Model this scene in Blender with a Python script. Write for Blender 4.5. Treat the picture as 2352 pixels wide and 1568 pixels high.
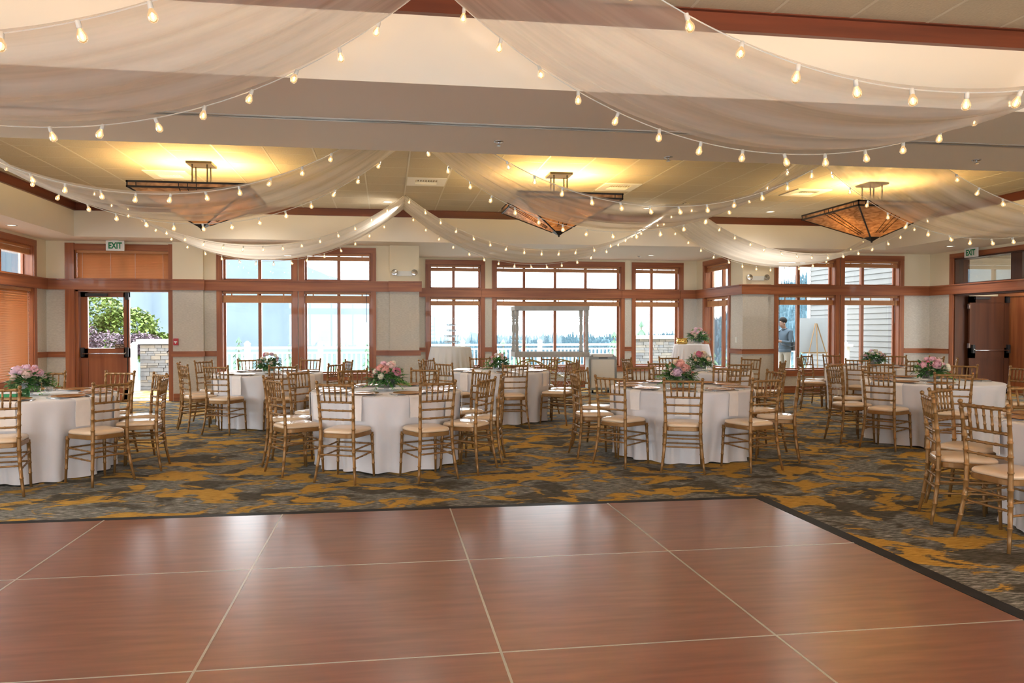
import bpy, bmesh, math, random
from mathutils import Vector, Matrix, Euler
R = math.radians
random.seed(7)
S = bpy.context.scene
for o in list(bpy.data.objects):
    bpy.data.objects.remove(o)
COL = S.collection

# ---------------------------------------------------------------- camera
cam_d = bpy.data.cameras.new('camera'); cam = bpy.data.objects.new('camera', cam_d)
COL.objects.link(cam); S.camera = cam
cam.location = (0, 0, 1.395)
cam.rotation_euler = (R(90 - .915), 0, R(-8.05))
cam_d.sensor_width = 36; cam_d.lens = 1690 / 2352 * 36
cam_d.shift_x = 49 / 2352
cam_d.clip_end = 4000; cam_d.clip_start = .05

# ---------------------------------------------------------------- world, exposure
SKY = 6.3
w = bpy.data.worlds.new('sky'); S.world = w; w.use_nodes = True
bg = w.node_tree.nodes['Background']
bg.inputs[0].default_value = (.90, .95, 1.0, 1); bg.inputs[1].default_value = SKY
S.view_settings.view_transform = 'Standard'; S.view_settings.look = 'None'
S.view_settings.exposure = .88; S.view_settings.gamma = 1; S.view_settings.use_curve_mapping = False
PENDANT_W = 46; FILL_PENDANT_W = 165; CAN_W = 38; FILAMENT = 14
S.cycles.transparent_max_bounces = 20; S.cycles.max_bounces = 6

# ---------------------------------------------------------------- helpers
class MB:
    """collects vertices and faces of one mesh"""
    def __init__(s): s.v = []; s.f = []; s.m = []; s.cur = 0
    def add(s, vs, fs):
        b = len(s.v); s.v += [tuple(p) for p in vs]
        for f in fs: s.f.append(tuple(b + i for i in f)); s.m.append(s.cur)
        return s
    def box(s, x0, x1, y0, y1, z0, z1):
        if x0 > x1: x0, x1 = x1, x0
        if y0 > y1: y0, y1 = y1, y0
        if z0 > z1: z0, z1 = z1, z0
        return s.add([(x0,y0,z0),(x1,y0,z0),(x1,y1,z0),(x0,y1,z0),(x0,y0,z1),(x1,y0,z1),(x1,y1,z1),(x0,y1,z1)],
                     [(3,2,1,0),(4,5,6,7),(0,1,5,4),(1,2,6,5),(2,3,7,6),(3,0,4,7)])
    def hexa(s, lo, hi):
        """bottom ring of 4 points, top ring of 4 points"""
        return s.add(list(lo) + list(hi), [(3,2,1,0),(4,5,6,7),(0,1,5,4),(1,2,6,5),(2,3,7,6),(3,0,4,7)])
    def tube(s, pts, r, n=8, cap=True):
        P = [Vector(p) for p in pts]; k = len(P)
        rr = r if isinstance(r, (list, tuple)) else [r] * k
        vs = []; up = None
        for i, p in enumerate(P):
            t = (P[min(i+1, k-1)] - P[max(i-1, 0)])
            t = t.normalized() if t.length > 1e-9 else Vector((0,0,1))
            if up is None: up = Vector((0,0,1)) if abs(t.z) < .9 else Vector((1,0,0))
            a = t.cross(up).normalized(); up = a.cross(t).normalized()
            for j in range(n):
                q = 2*math.pi*j/n
                vs.append(p + (a*math.cos(q) + up*math.sin(q))*rr[i])
        fs = [(i*n+j, i*n+(j+1)%n, (i+1)*n+(j+1)%n, (i+1)*n+j) for i in range(k-1) for j in range(n)]
        if cap: fs += [tuple(range(n-1,-1,-1)), tuple((k-1)*n+j for j in range(n))]
        return s.add(vs, fs)
    def lathe(s, prof, n=16, c=(0,0,0), cap=True):
        vs = []; k = len(prof)
        for r, z in prof:
            for j in range(n):
                q = 2*math.pi*j/n; vs.append((c[0]+r*math.cos(q), c[1]+r*math.sin(q), c[2]+z))
        fs = [(i*n+j, i*n+(j+1)%n, (i+1)*n+(j+1)%n, (i+1)*n+j) for i in range(k-1) for j in range(n)]
        if cap: fs += [tuple(range(n-1,-1,-1)), tuple((k-1)*n+j for j in range(n))]
        return s.add(vs, fs)
    def sphere(s, c, r, n=8, m=6, sz=1.):
        prof = [(max(1e-4, r*math.sin(math.pi*i/m)), -r*sz*math.cos(math.pi*i/m)) for i in range(m+1)]
        return s.lathe(prof, n, c, cap=False)
    def grid(s, rows):
        h = len(rows); wd = len(rows[0])
        return s.add([p for r in rows for p in r],
                     [(i*wd+j, i*wd+j+1, (i+1)*wd+j+1, (i+1)*wd+j) for i in range(h-1) for j in range(wd-1)])
    def mesh(s, name, mats, smooth=False):
        me = bpy.data.meshes.new(name); me.from_pydata(s.v, [], s.f)
        for m in (mats if isinstance(mats, (list, tuple)) else [mats]): me.materials.append(m)
        if any(s.m): me.polygons.foreach_set('material_index', s.m)
        if smooth: me.polygons.foreach_set('use_smooth', [True]*len(s.f))
        me.update(); return me
    def build(s, name, mats, parent=None, smooth=False):
        return obj(name, s.mesh(name, mats, smooth), parent)
def obj(name, me, parent=None, loc=None, rot=None, scale=None):
    o = bpy.data.objects.new(name, me); COL.objects.link(o)
    if parent is not None: o.parent = parent
    if loc is not None: o.location = loc
    if rot is not None: o.rotation_euler = rot
    if scale is not None: o.scale = scale if hasattr(scale, '__len__') else (scale,)*3
    return o
def tag(o, label=None, cat=None, group=None, kind=None):
    if label: o['label'] = label
    if cat: o['category'] = cat
    if group: o['group'] = group
    if kind: o['kind'] = kind
    return o
def thing(name, label, cat, loc=(0,0,0), rz=0, group=None, kind=None):
    o = bpy.data.objects.new(name, None); COL.objects.link(o); o.empty_display_size = .1
    o.location = loc; o.rotation_euler = (0, 0, rz)
    return tag(o, label, cat, group, kind)
KIDS = {}
def kids(o):
    return [c for c in bpy.data.objects if c.parent == o]
def tree(o): return (o, [tree(c) for c in kids(o)])
def copy_tree(t, parent=None):
    o, ch = t; c = o.copy(); COL.objects.link(c)
    if parent is not None: c.parent = parent
    for k in ch: copy_tree(k, c)
    return c
def part(name, parent, mat, *boxes, smooth=False):
    b = MB()
    for q in boxes: b.box(*q)
    return b.build(name, mat, parent, smooth)
def strut(name, mb, mats, label=None, cat=None, smooth=False):
    o = mb.build(name, mats, None, smooth); o['kind'] = 'structure'
    if label: o['label'] = label; o['category'] = cat
    return o

# ---------------------------------------------------------------- materials
def nmat(name):
    m = bpy.data.materials.new(name); m.use_nodes = True
    nt = m.node_tree; return m, nt, nt.nodes, nt.links, nt.nodes['Principled BSDF']
def pbr(name, c, rough=.5, metal=0., c2=None, scale=6., st=(1,1,1), detail=4, bump=0., bscale=None, coat=0., trans=0., emit=None, es=0., sss=0., lo=.35, hi=.65, spec=.5, sheen=0.):
    m, nt, N, L, b = nmat(name)
    b.inputs['Base Color'].default_value = (*c, 1); b.inputs['Roughness'].default_value = rough
    b.inputs['Metallic'].default_value = metal; b.inputs['Coat Weight'].default_value = coat
    b.inputs['Specular IOR Level'].default_value = spec
    b.inputs['Transmission Weight'].default_value = trans
    b.inputs['Sheen Weight'].default_value = sheen
    if emit: b.inputs['Emission Color'].default_value = (*emit, 1); b.inputs['Emission Strength'].default_value = es
    if c2 or bump:
        tc = N.new('ShaderNodeTexCoord'); mp = N.new('ShaderNodeMapping'); mp.inputs['Scale'].default_value = st
        nz = N.new('ShaderNodeTexNoise'); nz.inputs['Scale'].default_value = scale; nz.inputs['Detail'].default_value = detail
        L.new(tc.outputs['Object'], mp.inputs[0]); L.new(mp.outputs[0], nz.inputs['Vector'])
        if c2:
            cr = N.new('ShaderNodeValToRGB'); cr.color_ramp.elements[0].position = lo; cr.color_ramp.elements[1].position = hi
            cr.color_ramp.elements[0].color = (*c, 1); cr.color_ramp.elements[1].color = (*c2, 1)
            L.new(nz.outputs['Fac'], cr.inputs[0]); L.new(cr.outputs[0], b.inputs['Base Color'])
        if bump:
            bp = N.new('ShaderNodeBump'); bp.inputs['Strength'].default_value = bump; bp.inputs['Distance'].default_value = .01
            src = nz
            if bscale:
                src = N.new('ShaderNodeTexNoise'); src.inputs['Scale'].default_value = bscale; L.new(mp.outputs[0], src.inputs['Vector'])
            L.new(src.outputs['Fac'], bp.inputs['Height']); L.new(bp.outputs[0], b.inputs['Normal'])
    return m
W_A = (.39, .132, .047); W_B = (.26, .075, .027)
M = {}
M['wood_h'] = pbr('cherry_wood_horizontal', W_A, .38, c2=W_B, scale=1.6, st=(.6,.6,14), coat=.15)
M['wood_v'] = pbr('cherry_wood_vertical', W_A, .38, c2=W_B, scale=1.6, st=(14,14,.6), coat=.15)
M['wood_door'] = pbr('door_veneer', (.36,.12,.045), .35, c2=(.25,.075,.028), scale=1.2, st=(9,9,.5), coat=.2)
M['wood_dark'] = pbr('dark_door_veneer', (.085,.027,.010), .35, c2=(.055,.017,.007), scale=1.2, st=(9,9,.5), coat=.2)
M['trim_top'] = pbr('coffer_trim_wood', (.17,.040,.015), .4, c2=(.11,.025,.010), scale=1.2, st=(.5,.5,10))
M['slat'] = pbr('blind_slat_wood', (.64,.31,.13), .4, c2=(.54,.24,.095), scale=2, st=(1,1,8))
def translucent_slat(m, f):
    nt = m.node_tree; N, L = nt.nodes, nt.links; b = N['Principled BSDF']; t = N.new('ShaderNodeBsdfTranslucent'); t.inputs[0].default_value = (.80,.42,.16,1)
    x = N.new('ShaderNodeMixShader'); x.inputs[0].default_value = f; L.new(b.outputs[0], x.inputs[1]); L.new(t.outputs[0], x.inputs[2]); L.new(x.outputs[0], N['Material Output'].inputs[0])
translucent_slat(M['slat'], .16)
M['paper'] = pbr('woven_wallcovering', (.52,.49,.44), .8, c2=(.66,.63,.57), scale=22, st=(1,1,5), detail=6, bump=.4, lo=.3, hi=.7)
M['cream'] = pbr('cream_paint', (.84,.74,.545), .6, c2=(.86,.765,.57), scale=.8, bump=.05, bscale=90)
M['ceil'] = pbr('ceiling_paint', (.86,.79,.67), .7, c2=(.88,.81,.70), scale=.7)
M['tile'] = pbr('mineral_tile', (.50,.44,.335), .85, c2=(.54,.48,.37), scale=60, bump=.3)
M['tbar'] = pbr('grid_bar_white', (.60,.56,.46), .5)
M['white'] = pbr('white_paint', (.80,.80,.78), .5)
M['wht_pl'] = pbr('white_plastic', (.78,.78,.74), .35)
M['glass'] = None
def clear(name, fac=.06, tint=(1,1,1), rough=.02):
    m, nt, N, L, b = nmat(name); N.remove(b)
    t = N.new('ShaderNodeBsdfTransparent'); t.inputs[0].default_value = (*tint, 1)
    g = N.new('ShaderNodeBsdfGlossy'); g.inputs['Roughness'].default_value = rough
    fr = N.new('ShaderNodeFresnel'); fr.inputs[0].default_value = 1.4
    ml = N.new('ShaderNodeMath'); ml.operation = 'MULTIPLY_ADD'; ml.inputs[1].default_value = .55; ml.inputs[2].default_value = fac - .02
    x = N.new('ShaderNodeMixShader')
    L.new(fr.outputs[0], ml.inputs[0]); L.new(ml.outputs[0], x.inputs[0]); L.new(t.outputs[0], x.inputs[1]); L.new(g.outputs[0], x.inputs[2])
    L.new(x.outputs[0], N['Material Output'].inputs[0]); return m
M['glass'] = clear('window_glass', .03, (.97,.99,.99))
M['crystal'] = clear('clear_glassware', .05, (.99,.997,1))
M['gold_ch'] = pbr('gold_chair_lacquer', (.235,.118,.036), .34, .30, c2=(.30,.155,.05), scale=9, st=(1,1,.3))
M['ivory'] = pbr('ivory_vinyl', (.73,.55,.375), .32, c2=(.69,.505,.335), scale=3, coat=.5)
M['linen'] = pbr('white_linen', (.68,.66,.68), .85, c2=(.72,.70,.72), scale=3, sheen=.2)
M['linen_grey'] = pbr('pale_grey_linen', (.70,.73,.75), .85, c2=(.75,.77,.78), scale=3)
M['napkin'] = pbr('blush_white_napkin', (.84,.79,.76), .85, c2=(.80,.75,.72), scale=14)
M['charger'] = pbr('gold_charger', (.50,.235,.075), .22, .35, c2=(.44,.20,.06), scale=4)
M['steel'] = pbr('polished_steel', (.62,.64,.68), .2, 1.)
M['brass'] = pbr('brass', (.72,.50,.16), .2, 1.)
M['goldpaint'] = pbr('gold_painted_metal', (.50,.38,.14), .38, .45)
M['black'] = pbr('black_metal', (.018,.018,.02), .4)
M['bronze'] = pbr('dark_bronze', (.035,.030,.028), .38, .5)
M['greypl'] = pbr('grey_plastic', (.30,.34,.37), .4)
M['cartpaint'] = pbr('distressed_grey_paint', (.40,.40,.395), .6, c2=(.47,.47,.46), scale=7, bump=.1)
M['red'] = pbr('red_plastic', (.45,.015,.03), .35)
M['green_txt'] = pbr('exit_green', (.0,.20,.07), .6)
M['leaf1'] = pbr('leaf_deep', (.035,.12,.03), .5, c2=(.07,.20,.045), scale=20)
M['leaf2'] = pbr('leaf_pale', (.20,.30,.12), .55, c2=(.30,.38,.18), scale=20)
M['leaf3'] = pbr('leaf_bright', (.08,.30,.04), .5, c2=(.14,.40,.06), scale=20)
M['lining'] = pbr('leaf_lining', (.022,.05,.038), .45, c2=(.035,.075,.05), scale=18, st=(1,1,.3))
def petal(n, a, b): M[n] = pbr('petal_' + n, a, .6, c2=b, scale=26, sheen=.3)
petal('pink', (.80,.36,.42), (.86,.55,.60)); petal('coral', (.82,.32,.27), (.86,.48,.40)); petal('blush', (.84,.56,.50), (.88,.68,.62))
petal('cream_fl', (.84,.76,.56), (.86,.82,.70)); petal('rose', (.66,.14,.24), (.78,.32,.40)); petal('lilac', (.78,.48,.62), (.86,.64,.74)); petal('peach', (.84,.58,.38), (.88,.70,.52))

def mat_carpet():
    m, nt, N, L, b = nmat('patterned_carpet'); b.inputs['Roughness'].default_value = .95; b.inputs['Specular IOR Level'].default_value = .15
    tc = N.new('ShaderNodeTexCoord')
    def noise(st, sc, det, dist=0.):
        mp = N.new('ShaderNodeMapping'); mp.inputs['Scale'].default_value = st
        n = N.new('ShaderNodeTexNoise'); n.inputs['Scale'].default_value = sc; n.inputs['Detail'].default_value = det; n.inputs['Distortion'].default_value = dist
        L.new(tc.outputs['Object'], mp.inputs[0]); L.new(mp.outputs[0], n.inputs['Vector']); return n
    def ramp(src, stops):
        r = N.new('ShaderNodeValToRGB'); e = r.color_ramp.elements
        while len(e) < len(stops): e.new(.5)
        for k, (p, c) in enumerate(stops): e[k].position = p; e[k].color = (*c, 1) if len(c) == 3 else c
        L.new(src, r.inputs[0]); return r
    fine = noise((3.2, 24, 1), 3.6, 9); fine.inputs['Roughness'].default_value = .68
    big = noise((1.0, 1.3, 1), 2.35, 8, 1.0)
    grey = ramp(fine.outputs['Fac'], [(.36,(.030,.030,.025)), (.46,(.092,.093,.079)), (.54,(.21,.207,.186)), (.64,(.50,.485,.45))])
    dark = ramp(fine.outputs['Fac'], [(.38,(.028,.024,.017)), (.64,(.13,.12,.095))])
    gold = ramp(fine.outputs['Fac'], [(.36,(.29,.155,.022)), (.62,(.56,.335,.07))])
    patch2 = noise((.9, 1.2, 1), 2.0, 5, .6)
    k1 = ramp(patch2.outputs['Fac'], [(.50,(0,0,0)), (.56,(1,1,1))])
    x1 = N.new('ShaderNodeMix'); x1.data_type = 'RGBA'
    L.new(k1.outputs[0], x1.inputs[0]); L.new(grey.outputs[0], x1.inputs[6]); L.new(dark.outputs[0], x1.inputs[7])
    fsub = N.new('ShaderNodeMath'); fsub.operation = 'MULTIPLY_ADD'; fsub.inputs[1].default_value = .30; fsub.inputs[2].default_value = -.15; L.new(fine.outputs['Fac'], fsub.inputs[0])
    madd = N.new('ShaderNodeMath'); madd.operation = 'ADD'; L.new(fsub.outputs[0], madd.inputs[0]); L.new(big.outputs['Fac'], madd.inputs[1])
    k2 = ramp(madd.outputs[0], [(.530,(0,0,0)), (.552,(1,1,1))])
    x2 = N.new('ShaderNodeMix'); x2.data_type = 'RGBA'
    L.new(k2.outputs[0], x2.inputs[0]); L.new(x1.outputs[2], x2.inputs[6]); L.new(gold.outputs[0], x2.inputs[7])
    L.new(x2.outputs[2], b.inputs['Base Color'])
    bp = N.new('ShaderNodeBump'); bp.inputs['Strength'].default_value = .5; bp.inputs['Distance'].default_value = .01
    L.new(fine.outputs['Fac'], bp.inputs['Height']); L.new(bp.outputs[0], b.inputs['Normal'])
    return m
M['carpet'] = mat_carpet()
M['laminate'] = pbr('cherry_laminate', (.145,.031,.0155), .5, c2=(.205,.053,.029), scale=2.2, st=(1.0,9,1), detail=7, coat=1.)
M['laminate'].node_tree.nodes['Principled BSDF'].inputs['Coat Roughness'].default_value = .25
M['laminate'].node_tree.nodes['Principled BSDF'].inputs['Coat IOR'].default_value = 1.72
M['alu'] = pbr('aluminium_seam', (.52,.50,.46), .35, .6)
M['rubber'] = pbr('black_ramp_edge', (.012,.013,.015), .6, c2=(.02,.021,.024), scale=8, spec=.12)
def mat_sheer(name, opac):
    m, nt, N, L, b = nmat(name); N.remove(b)
    tr = N.new('ShaderNodeBsdfTransparent'); df = N.new('ShaderNodeBsdfDiffuse'); tl = N.new('ShaderNodeBsdfTranslucent')
    df.inputs[0].default_value = (.96,.93,.89,1); tl.inputs[0].default_value = (.96,.93,.89,1)
    a = N.new('ShaderNodeMixShader'); a.inputs[0].default_value = .5; L.new(df.outputs[0], a.inputs[1]); L.new(tl.outputs[0], a.inputs[2])
    tc = N.new('ShaderNodeTexCoord'); mp = N.new('ShaderNodeMapping'); mp.inputs['Scale'].default_value = (.3, 5, .3)
    nz = N.new('ShaderNodeTexNoise'); nz.inputs['Scale'].default_value = 1.6; nz.inputs['Detail'].default_value = 5
    L.new(tc.outputs['Object'], mp.inputs[0]); L.new(mp.outputs[0], nz.inputs['Vector'])
    mr = N.new('ShaderNodeMapRange'); mr.inputs['From Min'].default_value = .3; mr.inputs['From Max'].default_value = .72
    mr.inputs['To Min'].default_value = opac - .10; mr.inputs['To Max'].default_value = opac + .16
    L.new(nz.outputs['Fac'], mr.inputs[0])
    x = N.new('ShaderNodeMixShader'); L.new(mr.outputs[0], x.inputs[0]); L.new(tr.outputs[0], x.inputs[1]); L.new(a.outputs[0], x.inputs[2])
    L.new(x.outputs[0], N['Material Output'].inputs[0]); return m
M['sheer'] = mat_sheer('sheer_chiffon', .46)
M['sheer_b'] = mat_sheer('sheer_chiffon_back', .84)
def mat_emit(name, c, s):
    m, nt, N, L, b = nmat(name); N.remove(b); e = N.new('ShaderNodeEmission'); e.inputs[0].default_value = (*c, 1); e.inputs[1].default_value = s
    L.new(e.outputs[0], N['Material Output'].inputs[0]); return m
M['filament'] = mat_emit('glowing_filament', (1, .56, .18), FILAMENT)
M['canlens'] = mat_emit('downlight_lens', (1, .86, .66), 2.0)
def mat_bulb():
    m, nt, N, L, b = nmat('bulb_glass'); N.remove(b)
    t = N.new('ShaderNodeBsdfTransparent'); g = N.new('ShaderNodeBsdfGlossy'); g.inputs['Roughness'].default_value = .05
    lw = N.new('ShaderNodeFresnel'); lw.inputs[0].default_value = 1.5
    x = N.new('ShaderNodeMixShader'); L.new(lw.outputs[0], x.inputs[0]); L.new(t.outputs[0], x.inputs[1]); L.new(g.outputs[0], x.inputs[2])
    e = N.new('ShaderNodeEmission'); e.inputs[0].default_value = (1, .60, .24, 1); e.inputs[1].default_value = .34
    ad = N.new('ShaderNodeAddShader'); L.new(x.outputs[0], ad.inputs[0]); L.new(e.outputs[0], ad.inputs[1])
    L.new(ad.outputs[0], N['Material Output'].inputs[0]); return m
M['bulb'] = mat_bulb()
for k_ in ('bulb', 'canlens', 'filament'): M[k_].cycles.emission_sampling = 'NONE'
def mat_mica():
    m, nt, N, L, b = nmat('amber_mica_glass')
    tc = N.new('ShaderNodeTexCoord'); mp = N.new('ShaderNodeMapping'); mp.inputs['Scale'].default_value = (2,6,2); mp.inputs['Rotation'].default_value = (.3,.5,.7)
    nz = N.new('ShaderNodeTexNoise'); nz.inputs['Scale'].default_value = 3; nz.inputs['Detail'].default_value = 6; nz.inputs['Distortion'].default_value = 1.5
    L.new(tc.outputs['Object'], mp.inputs[0]); L.new(mp.outputs[0], nz.inputs['Vector'])
    cr = N.new('ShaderNodeValToRGB'); cr.color_ramp.elements[0].position = .35; cr.color_ramp.elements[1].position = .65
    cr.color_ramp.elements[0].color = (.36,.22,.12,1); cr.color_ramp.elements[1].color = (.66,.46,.28,1); L.new(nz.outputs['Fac'], cr.inputs[0])
    N.remove(b); df = N.new('ShaderNodeBsdfDiffuse'); tl = N.new('ShaderNodeBsdfTranslucent'); gl = N.new('ShaderNodeBsdfGlossy'); gl.inputs['Roughness'].default_value = .15
    L.new(cr.outputs[0], df.inputs[0]); L.new(cr.outputs[0], tl.inputs[0])
    a = N.new('ShaderNodeMixShader'); a.inputs[0].default_value = .30; L.new(df.outputs[0], a.inputs[1]); L.new(tl.outputs[0], a.inputs[2])
    x = N.new('ShaderNodeMixShader'); x.inputs[0].default_value = .08; L.new(a.outputs[0], x.inputs[1]); L.new(gl.outputs[0], x.inputs[2])
    L.new(x.outputs[0], N['Material Output'].inputs[0]); return m
M['mica'] = mat_mica()
M['stone'] = [pbr('stone_%d' % i, c, .9, c2=d, scale=6, bump=.5) for i, (c, d) in enumerate([((.17,.16,.145),(.22,.21,.195)), ((.20,.175,.14),(.24,.21,.17)), ((.14,.14,.14),(.19,.19,.19))])]
M['mortar'] = pbr('mortar', (.10,.095,.09), .95, c2=(.13,.125,.115), scale=9)
M['capstone'] = pbr('limestone_cap', (.30,.285,.25), .85, c2=(.35,.335,.30), scale=7)
M['deck'] = pbr('concrete_terrace', (.26,.255,.24), .9, c2=(.32,.31,.30), scale=3)
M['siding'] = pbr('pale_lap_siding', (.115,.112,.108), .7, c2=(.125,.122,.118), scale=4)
M['mount'] = pbr('mountain_haze_blue', (.036,.056,.072), .95, c2=(.046,.068,.084), scale=.012, detail=8)  # blue aerial haze is mixed into the mountain's base colour
M['hill'] = pbr('wooded_hill_haze_blue', (.030,.068,.090), .95, c2=(.046,.090,.110), scale=.05, detail=8)  # hill and forest colour shifted to blue to stand for distance haze
M['conifer'] = pbr('conifer_needles', (.055,.115,.07), .8, c2=(.085,.16,.09), scale=3)
M['maple'] = pbr('maple_leaves', (.10,.155,.02), .7, c2=(.15,.20,.04), scale=3)
M['plum'] = pbr('purple_shrub_leaves', (.09,.055,.07), .7, c2=(.14,.095,.115), scale=5)
M['bark'] = pbr('bark', (.10,.07,.05), .9, c2=(.15,.11,.08), scale=8, st=(4,4,1))
M['ground'] = pbr('valley_ground', (.20,.28,.16), .95, c2=(.26,.33,.2), scale=.05)
M['skin'] = pbr('skin', (.19,.105,.075), .55); M['hair'] = pbr('dark_hair', (.006,.005,.0045), .7, spec=.2)
M['sweater'] = pbr('slate_blue_knit', (.030,.048,.068), .9, c2=(.042,.062,.085), scale=40); M['chino'] = pbr('beige_chino', (.20,.18,.15), .85)
M['leather'] = pbr('dark_grey_leather', (.018,.021,.026), .5)
M['pine'] = pbr('pine_easel', (.22,.13,.05), .55, c2=(.18,.10,.038), scale=5, st=(1,1,.3))
M['board'] = pbr('grey_board_back', (.27,.29,.31), .7)
M['greenglass'] = clear('green_tumbler', .10, (.10,.62,.30))
M['brown_sign'] = pbr('brown_sign', (.06,.022,.010), .5); M['sign_txt'] = pbr('sign_lettering', (.75,.66,.52), .5)

# ================================================================ THE ROOM
XL, XR, YB, YF = -6.45, 12.2, 15.15, -5.0        # left, right, back, front wall faces
BX0, BX1, BY = .66, 7.65, 17.45                  # bay recess
ZL, ZC = 3.1, 3.72                               # low soffit, tiled coffer
CX0, CX1, CY0, CY1 = -5.65, 10.55, 7.1, 14.4     # rear coffer
BEAM0, BEAM1 = 5.15, 7.1
TH = .24
RZ0, RZ1 = 2.165, 2.375                          # upper rail
KZ0, KZ1 = .87, .975                             # chair rail

b = MB(); b.box(XL-TH, XR+4, YF, BY+TH, -.1, 0)
strut('floor', b, M['carpet'], 'grey carpet with mustard gold brushed patches', 'carpet')

def wall(name, axis, face, out, a0, a1, z0, z1, opens=(), mats=None, split=2.27):
    """wall slab; face = interior plane, out = +1/-1 outward direction"""
    A = sorted({a0, a1} | {q for o in opens for q in o[:2] if a0 < q < a1}); Zs = sorted({z0, z1, split} | {q for o in opens for q in o[2:] if z0 < q < z1})
    Zs = [z for z in Zs if z0 <= z <= z1]
    b = MB()
    for i in range(len(A)-1):
        for j in range(len(Zs)-1):
            am = (A[i]+A[i+1])/2; zm = (Zs[j]+Zs[j+1])/2
            if any(o[0] < am < o[1] and o[2] < zm < o[3] for o in opens): continue
            b.cur = 0 if zm > split else 1
            if axis == 'x': b.box(A[i], A[i+1], face, face+out*TH, Zs[j], Zs[j+1])
            else: b.box(face, face+out*TH, A[i], A[i+1], Zs[j], Zs[j+1])
    return strut(name, b, mats or [M['cream'], M['paper']])
UZ0, UZ1, LZ0, LZ1 = 2.375, 2.94, .50, 2.165     # upper and lower lights of the windows
def op(a0, a1): return [(a0, a1, LZ0, LZ1), (a0, a1, UZ0, UZ1)]
DO = (-5.93, -4.21)                              # exit door opening
W1, W2 = (-3.22, -1.86), (-1.64, -.31)
R1, R2 = (8.53, 9.88), (10.10, 11.45)
A_, B_, C_ = (1.01, 2.23), (2.60, 5.69), (6.07, 7.20)
SD = (15.72, 16.95)                              # bay side window (along y)
LW = (11.4, 14.62)                               # left wall window (along y)
RD = (11.6, 14.42)                               # opening in right wall (along y)
wall('wall_back_left', 'x', YB, 1, XL, BX0, 0, ZL+.05, [(DO[0], DO[1], 0, 2.165), (DO[0], DO[1], UZ0, UZ1)] + op(*W1) + op(*W2))
wall('wall_back_right', 'x', YB, 1, BX1, XR, 0, ZL+.05, op(*R1) + op(*R2))
wall('wall_bay', 'x', BY, 1, BX0-TH, BX1+TH, 0, ZL+.05, op(*A_) + op(*B_) + op(*C_))
wall('wall_bay_left', 'y', BX0, -1, YB+TH, BY, 0, ZL+.05)
wall('wall_bay_right', 'y', BX1, 1, YB+TH, BY, 0, ZL+.05, op(*SD))
wall('wall_left', 'y', XL, -1, YF, YB, 0, ZL+.05, op(*LW) + op(6.6, 9.8) + op(1.6, 4.8))  # the last two openings are added to let in more daylight
wall('wall_right', 'y', XR, 1, YF, YB, 0, ZL+.05, [(RD[0], RD[1], 0, LZ1), (RD[0], RD[1], UZ0, UZ1)])
wall('wall_front', 'x', YF, -1, XL-TH, XR+TH, 0, 3.9, op(-4.6,-.6) + op(.6,4.6) + op(5.8,9.8))  # openings added to bring in daylight from behind the camera
# pilasters beside the windows, a step proud of the wall
def pil(n, x0, x1, y0=YB-.1, y1=YB):
    b = MB(); b.cur = 1; b.box(x0, x1, y0, y1, 0, 2.27); b.cur = 0; b.box(x0, x1, y0, y1, 2.27, ZL)
    strut('wall_pilaster', b, [M['cream'], M['paper']])
PILS = [(-4.12, -3.55), (.07, .66), (7.65, 8.24), (12.08, XR)]
for q in PILS[:3]: pil('p', *q)

# ---- trim runs
TN = [0]
def trim(kind, segs, mat):
    """segs: list of (axis, a0, a1, face, dir into room)"""
    TN[0] += 1
    z0, z1, d, lip = {'rail': (RZ0, RZ1, .05, .022), 'chair': (KZ0, KZ1, .03, .015), 'base': (0, .15, .022, .0)}[kind]
    b = MB(); c = MB()
    for ax, a0, a1, f, s in segs:
        for m, zz0, zz1, dd in ((b, z0, z1-lip, d), (c, z1-lip, z1, d+.025)):
            if zz1 - zz0 < .002: continue
            if ax == 'x': m.box(a0, a1, f-s*.0, f+s*dd, zz0, zz1)
            else: m.box(f, f+s*dd, a0, a1, zz0, zz1)
    nm = 'baseboard_%d' % TN[0] if kind == 'base' else 'trim_%d' % TN[0]
    o = strut(nm, b, mat)
    if c.v: c.build('cap_moulding', mat, o)
    return o
wh = M['wood_h']
trim('rail', [('x', XL, -4.12, YB, -1), ('x', -4.12-.03, -3.55+.03, YB-.1, -1), ('x', -3.55, .07, YB, -1), ('x', .04, .71, YB-.1, -1)], wh)
trim('rail', [('x', 7.6, 8.27, YB-.1, -1), ('x', 8.24, XR, YB, -1)], wh)
trim('rail', [('x', BX0, A_[0]-.1, BY, -1), ('x', A_[0]-.1, A_[1]+.1, BY+.02, -1), ('x', A_[1]+.02, B_[0]-.02, BY, -1), ('x', B_[0]-.1, B_[1]+.1, BY+.02, -1), ('x', B_[1]+.02, C_[0]-.02, BY, -1), ('x', C_[0]-.1, C_[1]+.1, BY+.02, -1), ('x', C_[1]+.02, BX1, BY, -1)], wh)
trim('rail', [('y', YB-.1, BY, BX1, -1)], wh)
trim('rail', [('y', YF, YB, XL, 1)], wh)
trim('rail', [('y', YF, YB, XR, -1)], wh)
ch = lambda *s: trim('chair', s, wh)
ch(('x', XL, DO[0]-.17, YB, -1)); ch(('x', -4.15, -3.52, YB-.1, -1), ('x', -3.55, W1[0]-.1, YB, -1))
ch(('x', W2[1]+.1, .07, YB, -1), ('x', .04, .69, YB-.1, -1)); ch(('x', BX0, A_[0]-.1, BY, -1)); ch(('x', A_[1]+.09, B_[0]-.09, BY, -1)); ch(('x', B_[1]+.1, C_[0]-.1, BY, -1))
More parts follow.
